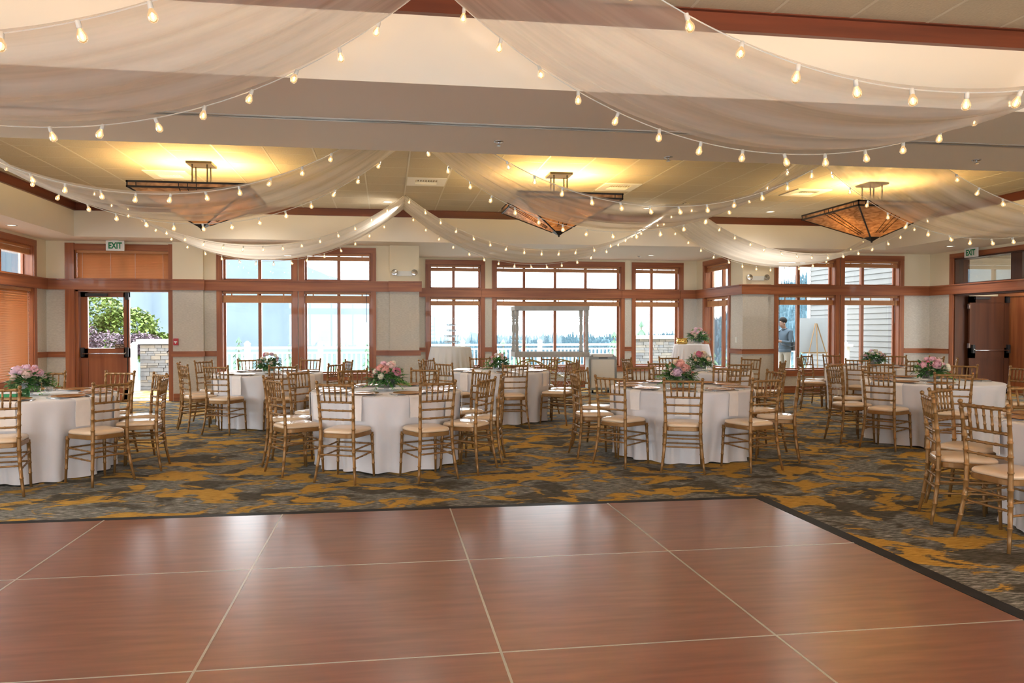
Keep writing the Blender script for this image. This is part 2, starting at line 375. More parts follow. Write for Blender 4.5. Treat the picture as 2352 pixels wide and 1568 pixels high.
ch(('x', C_[1]+.1, BX1, BY, -1)); ch(('y', YB-.1, SD[0]-.1, BX1, -1)); ch(('x', 7.62, 8.27, YB-.1, -1), ('x', 8.24, R1[0]-.1, YB, -1)); ch(('x', R2[1]+.1, XR, YB, -1))
ch(('y', RD[1]+.12, YB, XR, -1)); ch(('y', LW[1]+.1, YB, XL, 1))
bs = lambda *s: trim('base', s, wh)
bs(('x', XL, DO[0]-.16, YB, -1)); bs(('x', DO[1]+.1, -3.55, YB-.1, -1), ('x', -3.55, .07, YB, -1), ('x', .07, BX0, YB-.1, -1)); bs(('x', BX0, BX1, BY, -1)); bs(('y', YB, BY, BX1, -1))
bs(('x', BX1-.02, 8.24, YB-.1, -1), ('x', 8.24, XR, YB, -1)); bs(('y', YF, YB, XL, 1)); bs(('y', RD[1]+.12, YB, XR, -1), ('y', YF, RD[0]-.12, XR, -1))

# ---- windows
class Fr:
    """box helper in wall coordinates: a along wall, d outward depth, z up"""
    def __init__(s, axis, face, out): s.ax, s.f, s.o = axis, face, out
    def q(s, a0, a1, d0, d1, z0, z1):
        y0, y1 = s.f+s.o*d0, s.f+s.o*d1
        return (a0, a1, y0, y1, z0, z1) if s.ax == 'x' else (y0, y1, a0, a1, z0, z1)
WN = [0]; PORTALS = []
def window(fr, a0, a1, mul, where, upper_only=False, lights=((UZ0, UZ1), (LZ0, LZ1)), frame_w=.10, sill=True):
    WN[0] += 1
    t = thing('window_%d' % WN[0], 'cherry framed window ' + where, 'window', kind='structure')
    q = fr.q; wv, wh = M['wood_v'], M['wood_h']; zb, zt = lights[-1][0], lights[0][1]
    for s in (a0-frame_w, a1):
        for z0, z1 in lights: part('casing', t, wv, q(s, s+frame_w, -.025, .0, z0-(.06 if z0 < 1 else 0), z1))
    part('casing', t, wh, q(a0-frame_w, a1+frame_w, -.028, 0, zt, zt+.11))
    for z0, z1 in lights:
        e = .012; g = .20
        part('jamb', t, wv, q(a0, a0+e, 0, g, z0, z1)); part('jamb', t, wv, q(a1-e, a1, 0, g, z0, z1)); part('jamb', t, wh, q(a0, a1, 0, g, z1-e, z1))
        part('sill', t, wh, q(a0, a1, 0 if z0 > 1 else -.04, g, z0-.0, z0+e))
        f = .045
        part('sash', t, M['wood_v'], q(a0, a0+f, .15, .19, z0, z1), q(a1-f, a1, .15, .19, z0, z1), q(a0, a1, .15, .19, z0, z0+f*.9), q(a0, a1, .15, .19, z1-f, z1))
        ed = [a0+f] + list(mul) + [a1-f]
        for m_ in mul: part('mullion', t, wv, q(m_-.032, m_+.032, .12, .19, z0, z1))
        for k in range(len(ed)-1): part('pane', t, M['glass'], q(ed[k], ed[k+1], .165, .171, z0+.03, z1-.03))
        PORTALS.append((fr, a0, a1, z0, z1))
    if sill: part('apron', t, wh, q(a0-frame_w, a1+frame_w, -.03, 0, zb-.13, zb-.005))
    return t
def blind_up(fr, a0, a1, ztop, stack, where, gap=.03, cord=0.):
    t = thing('window_blind', 'raised wooden blind ' + where, 'blind')
    q = fr.q; d0, d1 = .045, .10
    part('head_rail', t, M['slat'], q(a0+.014, a1-.014, d0-.01, d1+.005, ztop-.055, ztop-.014))
    n = max(4, int(stack/.013)); z = ztop-.055-gap
    b = MB()
    for k in range(n): b.box(*q(a0+.018, a1-.018, d0, d1, z-.0118, z-.001)); z -= .0125
    tag(b.build('slat_stack', M['slat'], t), kind='stuff')
    part('bottom_rail', t, M['slat'], q(a0+.018, a1-.018, d0-.004, d1+.004, z-.022, z))
    for x in (a0+.18, (a0+a1)/2, a1-.18): part('ladder_tape', t, M['slat'], q(x-.012, x+.012, d0-.008, d0-.006, z-.02, ztop-.05))
    if cord: 
        x = a1-.09 if cord > 0 else a0+.05
        c = MB(); y = fr.f+fr.o*.03
        p = (x, y) if fr.ax == 'x' else (y, x)
        c.tube([(p[0], p[1], ztop-.03), (p[0], p[1], ztop-abs(cord))], .004, 5); c.build('pull_cord', M['black'], t)
    return t
def blind_down(fr, a0, a1, z0, z1, pitch, tilt, where):
    t = thing('window_blind', 'lowered wooden blind ' + where, 'blind')
    q = fr.q
    part('head_rail', t, M['slat'], q(a0+.014, a1-.014, .03, .10, z1-.06, z1-.013))
    c, s = math.cos(tilt)*.024, math.sin(tilt)*.024
    me = None; n = int((z1-z0-.105)/pitch)+1
    bb = MB(); y0, y1 = .065-c, .065+c
    lo = []; 
    def pt(a, d, z): return (a, fr.f+fr.o*d, z) if fr.ax == 'x' else (fr.f+fr.o*d, a, z)
    A0, A1 = a0+.018, a1-.018
    bb.hexa([pt(A0, y0, -s-.0012), pt(A1, y0, -s-.0012), pt(A1, y1, s-.0012), pt(A0, y1, s-.0012)], [pt(A0, y0, -s+.0018), pt(A1, y0, -s+.0018), pt(A1, y1, s+.0018), pt(A0, y1, s+.0018)])
    me = bb.mesh('slat', M['slat'])
    for k in range(n): obj('slat', me, t, (0, 0, z1-.08-pitch*k))
    part('bottom_rail', t, M['slat'], q(a0+.018, a1-.018, .045, .09, z0+.004, z0+.026))
    for x in (a0+.12, a0+(a1-a0)*.37, a0+(a1-a0)*.63, a1-.12):
        cc = MB(); p = pt(x, .036, 0); cc.tube([(p[0], p[1], z1-.05), (p[0], p[1], z0+.02)], .0025, 4); cc.build('ladder_cord', M['linen'], t)
    return t
FB = Fr('x', YB, 1); FY = Fr('x', BY, 1); FS = Fr('y', BX1, 1); FL = Fr('y', XL, -1); FRt = Fr('y', XR, 1)
wins = [(FB, W1, [-2.515], 'next to the exit door pilaster', .13), (FB, W2, [-.96], 'beside the left bay pillar', .13),
        (FY, A_, [1.587], 'behind the champagne tower', .10), (FY, B_, [3.305, 4.074, 4.84], 'with four lights behind the flower cart', .10),
        (FY, C_, [6.53], 'facing the stone pier', .11), (FS, SD, [16.28], 'on the side of the bay', .12),
        (FB, R1, [9.08], 'behind the easel', .10), (FB, R2, [10.63], 'facing the pale siding', .10)]
for fr, (a0, a1), mul, wh_, st in wins:
    window(fr, a0, a1, mul, wh_)
    blind_up(fr, a0, a1, UZ1, .065, 'in upper light of window ' + wh_, .012)
    blind_up(fr, a0, a1, LZ1, st, 'in lower light of window ' + wh_, .03 if fr is not FB or a0 < 5 else .055, .62 if a0 in (W2[0], R2[0]) else (-.75 if a0 == R1[0] else 0))
window(FL, *LW, [12.2, 13.0, 13.72], 'on the left wall by the corner')
blind_up(FL, *LW, UZ1, .09, 'atop the left wall corner window', .012)
blind_down(FL, *LW, LZ0, LZ1, .042, R(58), 'covering the left wall corner window')
for k, (y0, y1) in enumerate(((6.6, 9.8), (1.6, 4.8))):  # two more left wall windows, unseen, added as daylight fill
    window(FL, y0, y1, [y0+.8, y0+1.6, y0+2.4], ('added for daylight in the middle of the left wall', 'added for daylight on the left wall by the dance floor')[k])

FF = Fr('x', YF, -1)  # front wall windows are unseen, added for neutral daylight fill
for k, (x0, x1) in enumerate(((-4.6,-.6),(.6,4.6),(5.8,9.8))):
    window(FF, x0, x1, [x0+1, x0+2, x0+3], 'added for daylight in the front wall, ' + ('left bay','middle bay','right bay')[k])

# ---- exit door in the back wall
t = thing('door_1', 'glazed cherry double exit door with one leaf open', 'door', kind='structure')
q = FB.q; wv, wd = M['wood_v'], M['wood_door']
part('casing', t, wv, q(DO[0]-.165, DO[0], -.05, 0, 0, 2.165), q(DO[0]-.165, DO[0], -.05, 0, 2.375, 3.06))
part('casing', t, wv, q(DO[1], DO[1]+.10, -.05, 0, 0, 2.165), q(DO[1], DO[1]+.10, -.05, 0, 2.375, 3.06))
part('casing', t, M['wood_h'], q(DO[0], DO[1], -.04, 0, 2.93, 3.03))
part('jamb', t, wv, q(DO[0], DO[0]+.05, 0, TH, 0, 2.165)); part('jamb', t, wv, q(DO[1]-.02, DO[1], 0, TH, 0, 2.165)); part('head_jamb', t, M['wood_h'], q(DO[0], DO[1], 0, TH, 2.135, 2.165))
lx0, lx1 = DO[0]+.055, -4.98
lf = part('leaf', t, wd, q(lx0, lx0+.13, .10, .145, .01, 2.13), q(lx1-.11, lx1, .10, .145, .01, 2.13), q(lx0, lx1, .10, .145, 2.03, 2.13), q(lx0, lx1, .10, .145, .85, 1.03), q(lx0, lx1, .10, .145, .01, .22))
part('panel', lf, wd, q(lx0+.12, lx1-.10, .112, .135, .2, .87)); part('pane', lf, M['glass'], q(lx0+.12, lx1-.10, .12, .126, 1.02, 2.04))
def push_bar(parent, fr, a0, a1, d, z):
    o = MB(); 
    def pt(a, dd, zz): return (a, fr.f+fr.o*dd, zz) if fr.ax == 'x' else (fr.f+fr.o*dd, a, zz)
    o.tube([pt(a0, d, z+.05), pt(a0+.02, d-.07, z), pt(a1-.02, d-.07, z), pt(a1, d, z+.05)], .013, 8)
    bar = o.build('push_bar', M['steel'], parent, True)
    for a in (a0, a1): part('bar_bracket', bar, M['black'], fr.q(a-.03, a+.03, d-.05, d, z-.06, z+.12))
push_bar(lf, FB, lx0+.04, lx1-.045, .10, .93)
part('closer', lf, M['black'], q(lx0+.1, lx0+.5, .05, .10, 2.045, 2.10)); part('top_latch', lf, M['black'], q(lx1-.07, lx1-.01, .06, .1, 1.98, 2.12))
part('vertical_rod', lf, M['bronze'], q(lx1-.045, lx1-.03, .085, .1, .2, 2.0))
def text(s, size, mat, parent, loc, rot, name='lettering', ext=.001, sx=1., bold=0.):
    cu = bpy.data.curves.new('txt', 'FONT'); cu.body = s; cu.size = size; cu.extrude = ext; cu.offset = size*bold; cu.align_x = 'CENTER'; cu.align_y = 'CENTER'
    tmp = bpy.data.objects.new('txt', cu); COL.objects.link(tmp)
    dg = bpy.context.evaluated_depsgraph_get(); me = bpy.data.meshes.new_from_object(tmp.evaluated_get(dg)); bpy.data.objects.remove(tmp)
    me.materials.clear(); me.materials.append(mat)
    o = obj(name, me, parent, loc, rot); o.scale = (sx, 1, 1); return o
sg = part('door_sign', lf, M['brown_sign'], q(lx1-.27, lx1-.10, .093, .099, 1.03, 1.115))
text('Please Use', .034, M['sign_txt'], sg, (lx1-.185, YB+.0915, 1.092), (R(90), 0, 0)); text('Other Door', .034, M['sign_txt'], sg, (lx1-.185, YB+.0915, 1.055), (R(90), 0, 0))
# right leaf folded open outwards
ox = DO[1]-.03
l2 = part('open_leaf', t, wd, (ox-.045, ox, YB+TH-.02, YB+TH+.12, .01, 2.13), (ox-.045, ox, YB+TH+.78, YB+TH+.88, .01, 2.13), (ox-.045, ox, YB+TH+.1, YB+TH+.8, .01, .87), (ox-.045, ox, YB+TH+.1, YB+TH+.8, 2.03, 2.13))
part('pane', l2, M['glass'], (ox-.025, ox-.019, YB+TH+.1, YB+TH+.8, .87, 2.03))
bb = MB(); bb.tube([(ox-.045, YB+TH+.06, 1.0), (ox-.11, YB+TH+.08, .95), (ox-.11, YB+TH+.8, .95), (ox-.045, YB+TH+.82, 1.0)], .013, 8); bb.build('push_bar', M['bronze'], l2, True)
part('threshold', t, M['alu'], q(DO[0], DO[1], 0, TH, 0, .012))
PORTALS.append((FB, lx0, DO[1], .85, 2.13))
window(FB, DO[0], DO[1], [-5.07], 'transom over the exit door', lights=((UZ0, UZ1),), frame_w=.0, sill=False)
blind_down(FB, DO[0], DO[1], UZ0, UZ1-.0, .030, R(52), 'covering the transom over the exit door')

# ---- wide opening with dark door in the right wall
t = thing('door_2', 'dark cherry door standing open in the right wall opening', 'door', kind='structure')
q = FRt.q
for s in (RD[0]-.11, RD[1]): part('casing', t, wv, q(s, s+.11, -.03, 0, 0, 2.165), q(s, s+.11, -.03, 0, 2.375, UZ1))
part('casing', t, M['wood_h'], q(RD[0]-.11, RD[1]+.11, -.03, 0, UZ1, UZ1+.1))
part('jamb', t, M['wood_dark'], q(RD[1]-.03, RD[1], 0, TH+.1, 0, 2.165), q(RD[1]-.03, RD[1], 0, TH+.1, 2.375, UZ1)); part('jamb', t, wv, q(RD[0], RD[0]+.03, 0, TH+.1, 0, 2.165), q(RD[0], RD[0]+.03, 0, TH+.1, 2.375, UZ1))
part('head_jamb', t, M['wood_dark'], q(RD[0], RD[1], 0, TH+.1, 2.13, 2.165), q(RD[0], RD[1], 0, TH+.1, UZ1-.03, UZ1), q(RD[0], RD[1], 0, TH+.1, 2.375, 2.4))
part('mullion', t, M['wood_dark'], q(12.72, 12.98, .02, .16, 2.4, UZ1-.03))
part('transom_pane', t, M['glass'], q(12.98, RD[1]-.03, .09, .096, 2.4, UZ1-.03)); part('transom_pane', t, M['glass'], q(RD[0]+.03, 12.72, .09, .096, 2.4, UZ1-.03))
D0, D1, DY = 12.46, 13.42, 14.28
lf = part('leaf', t, M['wood_dark'], (D0, D0+.14, DY, DY+.045, .01, 2.12), (D1-.12, D1, DY, DY+.045, .01, 2.12), (D0, D1, DY, DY+.045, 1.98, 2.12), (D0, D1, DY, DY+.045, .78, 1.0), (D0, D1, DY, DY+.045, .01, .22))
part('panel', lf, M['wood_dark'], (D0+.13, D1-.11, DY+.012, DY+.033, .2, .8)); part('panel', lf, M['wood_dark'], (D0+.13, D1-.11, DY+.012, DY+.033, .98, 2.0))
push_bar(lf, Fr('x', DY, 1), D0+.07, D1-.04, 0, .95); part('closer', lf, M['black'], (D0+.1, D0+.45, DY-.05, DY, 2.05, 2.1)); part('latch', lf, M['black'], (D1-.1, D1-.03, DY-.05, DY, 1.98, 2.10))
for z in (.25, 1.05, 1.9): part('hinge', lf, M['steel'], (D0-.02, D0, DY-.01, DY+.04, z-.05, z+.05))
# hallway beyond it
b = MB(); b.box(XR+TH, XR+4.2, 14.62, 14.72, 0, 3.4); strut('wall_hall_back', b, M['cream'])
b = MB(); b.box(XR+3.0, XR+3.1, 8, 14.62, 0, 3.4); strut('wall_hall_far', b, M['cream'])
b = MB(); b.box(XR+TH, XR+4.2, 8, 14.72, 2.98, 3.1); strut('ceiling_hall', b, M['ceil'])
b = MB(); b.box(XR+TH+.02, XR+3.0, 13.2, 13.24, 0, 3.0); 
t = thing('door_3', 'pale lit cherry panelling beyond the dark door', 'door', kind='structure')
part('panel', t, M['wood_v'], (13.46, 13.52, 13.0, 14.6, 0, 2.12)); part('rail', t, M['wood_h'], (13.44, 13.54, 13.0, 14.6, 2.12, 2.22))

# ================================================================ CEILING
def slab(name, *boxes, mat='ceil', label=None):
    b = MB()
    for q in boxes: b.box(*q)
    return strut(name, b, M[mat])
slab('ceiling', (XL-TH, CX0, YF, YB+.02, ZL, ZL+.9)); slab('ceiling', (CX1, XR+TH, YF, YB+.02, ZL, ZL+.9))
slab('ceiling', (CX0, CX1, CY1, YB+.02, ZL, ZL+.9)); slab('ceiling', (BX0-TH, BX1+TH, YB+.02, BY+TH, ZL, ZL+.3))
bm_ = slab('ceiling_beam', (CX0, CX1, BEAM0, BEAM1, ZL, ZL+.9))
part('partition_track', bm_, M['alu'], (CX0, CX1, 6.07, 6.10, ZL-.006, ZL)); part('partition_track', bm_, M['alu'], (CX0, CX1, 6.125, 6.155, ZL-.006, ZL)); part('track_slot', bm_, M['black'], (CX0, CX1, 6.102, 6.123, ZL-.003, ZL))
# wooden crown trim inside both coffers
def crown(y0, y1):
    TN[0] += 1
    b = MB(); z0, z1, d = 3.573, 3.735, .05
    b.box(CX0, CX1, y1-d, y1, z0, z1); b.box(CX0, CX1, y0, y0+d, z0, z1); b.box(CX0, CX0+d, y0, y1, z0, z1); b.box(CX1-d, CX1, y0, y1, z0, z1)
    o = strut('trim_%d' % TN[0], b, M['trim_top'])
    c = MB(); d = .085; z0, z1 = 3.70, 3.735
    c.box(CX0, CX1, y1-d, y1, z0, z1); c.box(CX0, CX1, y0, y0+d, z0, z1); c.box(CX0, CX0+d, y0, y1, z0, z1); c.box(CX1-d, CX1, y0, y1, z0, z1); c.build('cap_moulding', M['trim_top'], o)
crown(CY0, CY1); crown(YF, BEAM0)
P_ = .6215
def coffer(y0, y1, yt0, gx, gy):
    """slab with tiles as parts from yt0 on"""
    s = slab('ceiling_coffer', (CX0, CX1, y0, y1, ZC+.02, ZC+.12), mat='tile')
    tm = MB().box(-P_/2+.013, P_/2-.013, -P_/2+.013, P_/2-.013, -.012, .02).mesh('ceiling_tile', M['tile'])
    xs = [gx + P_*k for k in range(-30, 40) if CX0 < gx + P_*k < CX1]; ys = [gy + P_*k for k in range(-30, 40) if yt0-.01 < gy + P_*k < y1]
    XE = [CX0] + xs + [CX1]; YE = ys + [y1]
    if not ys or ys[0] > yt0 + .02: YE = [yt0] + YE
    for i in range(len(XE)-1):
        for j in range(len(YE)-1):
            wx, wy = XE[i+1]-XE[i], YE[j+1]-YE[j]
            if wx < .05 or wy < .05: continue
            obj('ceiling_tile', tm, s, ((XE[i]+XE[i+1])/2, (YE[j]+YE[j+1])/2, ZC), None, ((wx-.02)/(P_-.02), (wy-.02)/(P_-.02), 1))
    for x in xs: part('grid_bar', s, M['tbar'], (x-.012, x+.012, yt0, y1, ZC-.014, ZC+.02))
    for y in ys: part('grid_bar', s, M['tbar'], (CX0, CX1, y-.009, y+.009, ZC-.0125, ZC+.02))
    return s
coffer(CY0, CY1, 10.01-P_, .3085, 10.01)
coffer(YF, BEAM0, BEAM0-3*P_-.02, .3085, BEAM0-.02-3*P_)

# small ceiling fittings
def vent(x, y, i):
    t = thing('ceiling_vent', 'white square ceiling air vent ' + i, 'vent', (x, y, ZC-.014))
    part('frame', t, M['white'], (-.30,.30,-.30,-.17,-.012,0), (-.30,.30,.17,.30,-.012,0), (-.30,-.17,-.17,.17,-.012,0), (.17,.30,-.17,.17,-.012,0))
    part('backing', t, M['greypl'], (-.18,.18,-.18,.18,.004,.012))
    for k in range(9):
        a = -.16 + .04*k
        bb = MB(); bb.hexa([(a,-.17,-.012),(a+.006,-.17,-.012),(a+.006,0,-.012),(a,0,-.012)], [(a+.018,-.17,.006),(a+.024,-.17,.006),(a+.024,0,.006),(a+.018,0,.006)]); bb.build('louvre', M['white'], t)
    for k in range(5):
        a = .01 + .035*k; part('louvre', t, M['white'], (-.17,.17,a,a+.006,-.012,.004))
for x, y, i in ((-3.2,11.57,'behind the leftmost pendant'), (.62,11.55,'between two swags of drape'), (3.72,11.55,'beside the middle pendant'), (6.99,11.57,'near the right pendant')): vent(x, y, i)
def sprinkler(x, y, z, i):
    t = thing('sprinkler_head', 'small chrome sprinkler head ' + i, 'sprinkler', (x, y, z))
    b = MB(); b.lathe([(.045,0),(.045,-.006),(.02,-.012)], 14); b.build('escutcheon', M['steel'], t, True)
    b = MB(); b.lathe([(.009,-.01),(.009,-.035),(.02,-.037),(.02,-.04)], 10); b.build('deflector', M['steel'], t)
for a in ((1.01,6.62,ZL,'on the beam beside the track'), (5.87,6.66,ZL,'at the right end of the beam'), (2.76,6.98,ZL,'at the edge of the beam'), (6.2,12.8,ZC-.014,'on the tiles between the drapes'), (5.79,16.43,ZL,'in the bay ceiling')): sprinkler(*a)
def can(x, y, z, i=None, on=True):
    t = thing('downlight', 'small round recessed downlight ' + (i or 'in the ceiling'), 'downlight', (x, y, z), group='recessed downlights')
    b = MB(); b.lathe([(.085,0),(.085,-.008),(.065,-.008),(.06,.0)], 18, cap=False); b.build('trim_ring', M['white'], t, True)
    b = MB(); b.lathe([(.0005,-.003),(.062,-.003)], 18, cap=False); b.build('lens', M['canlens'], t)
    if on:
        l = bpy.data.lights.new('downlight_beam', 'SPOT'); l.energy = CAN_W; l.color = (1,.90,.76); l.spot_size = R(150); l.spot_blend = .8; l.shadow_soft_size = .06
        o = obj('downlight_beam', l, t, (0,0,-.03))
for k, (x, y) in enumerate(((4.91,13.47), (7.44,13.53), (.02,13.45), (-2.5,13.47))): can(x, y, ZC-.015)
for y in (9.0, 3.9, 1.0):  # extra coffer downlights, added for general fill
    for x in ((-5.0, .3, 5.4, 9.9) if y > 8 else (-5.0, 9.9)): can(x, y, ZC-.015)
for x in (-3.9, 7.4): can(x, 5.6, ZL)  # beam, bay and side soffit downlights below are added fill too
for x in (2.3, 6.0): can(x, 16.2, ZL)
for y in (13.6, 7.0, 2.0): can(11.4, y, ZL)
for y in (13.0, 6.0, 1.0): can(-6.05, y, ZL)
can(12.95, 13.5, 2.98); can(14.3, 11.5, 2.98)  # hall downlights, unseen, added to light the panelling and corridor

def exit_sign(loc, rz, where):
    t = thing('exit_sign', 'white exit sign with green letters ' + where, 'exit sign', loc, rz)
    part('housing', t, M['wht_pl'], (-.165,.165,-.02,.02,-.20,-.01)); part('mount', t, M['wht_pl'], (-.06,.06,-.015,.015,-.01,0))
    text('EXIT', .165, M['green_txt'], t, (0,-.0215,-.108), (R(90),0,0), sx=.72, bold=.035)
exit_sign((-5.12, 14.93, ZL), 0, 'over the open exit door')
exit_sign((12.02, 13.75, ZL), R(-90), 'over the dark door')
def emergency(x, y, z, where):
    t = thing('emergency_light', 'white twin-head emergency light ' + where, 'emergency light', (x, y, z))
    b = MB(); b.hexa([(-.15,-.05,-.045),(.15,-.05,-.045),(.15,0,-.045),(-.15,0,-.045)], [(-.17,-.05,.05),(.17,-.05,.05),(.17,0,.05),(-.17,0,.05)]); b.build('housing', M['wht_pl'], t)
    for s in (-1, 1):
        b = MB(); pr = [(.03,0),(.06,.03),(.064,.055),(.058,.058)]; b.lathe(pr, 16)
        h = b.build('lamp_head', M['steel'], t, True); h.location = (s*.19, -.05, .012); h.rotation_euler = (R(82), 0, R(s*10))
        b = MB(); b.lathe([(.052,.05),(.03,.06),(.001,.063)], 14, cap=False); b.build('lens', M['crystal'], h, True)
emergency(.36, YB-.10, 2.53, 'on the left bay pillar'); emergency(7.96, YB-.10, 2.51, 'on the right bay pillar')
t = thing('fire_alarm', 'red fire alarm pull station beside the exit door', 'fire alarm', (-4.06, YB-.1, 1.16))
part('box', t, M['red'], (-.045,.045,-.04,0,-.065,.065)); part('handle', t, M['white'], (-.03,.03,-.052,-.04,-.01,.012)); part('handle_bar', t, M['white'], (-.008,.008,-.055,-.04,-.035,.0))
t = thing('light_switch', 'white light switch on the bay side wall', 'switch', (BX1, 15.33, 1.17))
part('plate', t, M['wht_pl'], (-.008,0,-.04,.04,-.06,.06)); part('rocker', t, M['wht_pl'], (-.014,-.008,-.017,.017,-.033,.033))

# ================================================================ DANCE FLOOR
PX, PY = 1.25, 1.272
fl = thing('dance_floor', 'portable cherry laminate dance floor with black ramp edging', 'dance floor')
pm = MB().box(-PX/2+.004, PX/2-.004, -PY/2+.004, PY/2-.004, 0, .022).mesh('floor_panel', M['laminate'])
GX1, GY1 = 2.98, 5.62
NC, NR = 7, 5
for i in range(NC):
    for j in range(NR):
        obj('floor_panel', pm, fl, (GX1-PX*(i+.5), GY1-PY*(j+.5), 0), (0, 0, math.pi*((i*3+j*5) % 2)))
for i in range(1, NC): x = GX1-PX*i; part('seam_strip', fl, M['alu'], (x-.0055, x+.0055, GY1-PY*NR, GY1, .0, .0228))
for j in range(1, NR): y = GY1-PY*j; part('seam_strip', fl, M['alu'], (GX1-PX*NC, GX1, y-.0045, y+.0045, .0, .0225))
b = MB(); x0 = GX1-PX*NC
b.hexa([(x0, GY1, 0), (GX1, GY1, 0), (GX1+.14, GY1+.14, 0), (x0, GY1+.14, 0)], [(x0, GY1, .023), (GX1, GY1, .023), (GX1+.13, GY1+.13, .008), (x0, GY1+.13, .008)]); b.build('ramp_edge', M['rubber'], fl)
b = MB(); y0 = GY1-PY*NR
b.hexa([(GX1, y0, 0), (GX1+.14, y0, 0), (GX1+.14, GY1+.14, 0), (GX1, GY1, 0)], [(GX1, y0, .023), (GX1+.13, y0, .008), (GX1+.13, GY1+.13, .008), (GX1, GY1, .023)]); b.build('ramp_edge', M['rubber'], fl)

# ================================================================ CHAIRS
def lerp(a, b, t): return a + (b-a)*t
def interp(tab, z):
    for (z0, v0), (z1, v1) in zip(tab, tab[1:]):
        if z <= z1: return lerp(v0, v1, (z-z0)/(z1-z0))
    return tab[-1][1]
PXT = [(0,.205),(.15,.185),(.30,.170),(.43,.164),(.58,.166),(.75,.173),(.92,.181)]
PYT = [(0,-.238),(.15,-.210),(.30,-.192),(.43,-.185),(.58,-.190),(.75,-.205),(.92,-.228)]
def bamboo(b, pts, r, rings, n=7, ball=0.):
    """tube along a polyline with raised rings at parameter positions"""
    P = [Vector(p) for p in pts]; L = [0]
    for a, c in zip(P, P[1:]): L.append(L[-1]+(c-a).length)
    T = L[-1]
    def at(s):
        for k in range(len(P)-1):
            if s <= L[k+1] or k == len(P)-2: return P[k].lerp(P[k+1], (s-L[k])/(L[k+1]-L[k]))
    ss = [(l, 0) for l in L]
    for q in rings:
        s = q*T
        for d, f in ((-.008,0), (-.004,1), (.004,1), (.008,0)): ss.append((min(max(s+d, 0), T), f))
    ss.sort(); pp = []; rr = []
    for s, f in ss:
        if pp and s-last < 1e-4: continue
        last = s; base = r(s/T) if callable(r) else r
        pp.append(at(s)); rr.append(base*(1.22 if f else 1))
    b.tube(pp, rr, n)
def make_chair():
    t = thing('ballroom_chair', 'gold ballroom chair', 'chair'); g = M['gold_ch']
    for s in (-1, 1):
        b = MB(); pts = [(s*interp(PXT, z), interp(PYT, z), z) for z in (0,.08,.16,.24,.32,.40,.48,.56,.64,.72,.80,.88,.905)]
        bamboo(b, pts, lambda q: .0115+.005*math.sin(math.pi*min(1, q*1.15)*.9), (.17,.32,.43,.55,.66,.76,.88,.965))
        b.sphere((s*.181, -.2275, .917), .0165, 8, 6); b.build('back_post', g, t, True)
        b = MB(); bamboo(b, [(s*.190,.192,0),(s*.176,.176,.425)], lambda q: .011+.0055*q, (.3,.52,.72,.93)); b.build('front_leg', g, t, True)
        for z in (.225, .305):
            b = MB(); x = interp(PXT, z); bamboo(b, [(s*x, interp(PYT, z), z), (s*.182, .183, z+.015)], .0078, (.2,.42,.64,.86)); b.build('side_stretcher', g, t, True)
    for z in (.255, .335):
        b = MB(); x = interp(PXT, z); y = interp(PYT, z); bamboo(b, [(-x,y,z),(x,y,z)], .0082, (.12,.5,.88)); b.build('back_stretcher', g, t, True)
        b = MB(); bamboo(b, [(-.182,.183,z-.02),(.182,.183,z-.02)], .0075, (.12,.37,.63,.88)); b.build('front_stretcher', g, t, True)
    for z, r in ((.580,.0095), (.662,.0095), (.738,.0105), (.893,.0125)):
        b = MB(); x = interp(PXT, z); y = interp(PYT, z); bamboo(b, [(-x,y,z),(0,y-.006,z),(x,y,z)], r, (.08,.3,.5,.7,.92)); b.build('back_rail' if z < .85 else 'top_rail', g, t, True)
    for k in range(5):
        u = (k-2)/2; b = MB(); z0, z1 = .738, .893
        bamboo(b, [(u*.108, interp(PYT, z0)-.005, z0), (u*.118, interp(PYT, z1)-.005, z1)], .0078, (.3,.66)); b.build('spindle', g, t, True)
    # seat: rounded trapezoid frame and cushion
    def outline(k, n=40):
        o = []
        for i in range(n):
            a = 2*math.pi*i/n; c, s = math.cos(a), math.sin(a)
            x = math.copysign(abs(c)**.38, c); y = math.copysign(abs(s)**.38, s)
            w_ = .182 + .016*y; o.append((x*w_*k, y*.195*k + .002))
        return o
    def loft(b, rings):
        n = len(rings[0]); b.add([p for r in rings for p in r], [(i*n+j, i*n+(j+1)%n, (i+1)*n+(j+1)%n, (i+1)*n+j) for i in range(len(rings)-1) for j in range(n)] + [tuple(range(n-1,-1,-1)), tuple((len(rings)-1)*n+j for j in range(n))])
    b = MB(); loft(b, [[(x,y,z) for x, y in outline(k)] for k, z in ((.97,.408),(1,.412),(1.0,.444),(.98,.448))]); b.build('seat_frame', g, t)
    b = MB(); loft(b, [[(x,y,z) for x, y in outline(k)] for k, z in ((.95,.447),(.995,.455),(.985,.470),(.93,.481),(.75,.489),(.4,.493))]); b.build('cushion', M['ivory'], t, True)
    return t
CH = tree(make_chair()); first_chair = [True]
def chair(x, y, rz, label, group):
    if first_chair[0]: o = CH[0]; first_chair[0] = False
    else: o = copy_tree(CH)
    o.location = (x, y, 0); o.rotation_euler = (0, 0, rz); tag(o, label, 'chair', group); return o

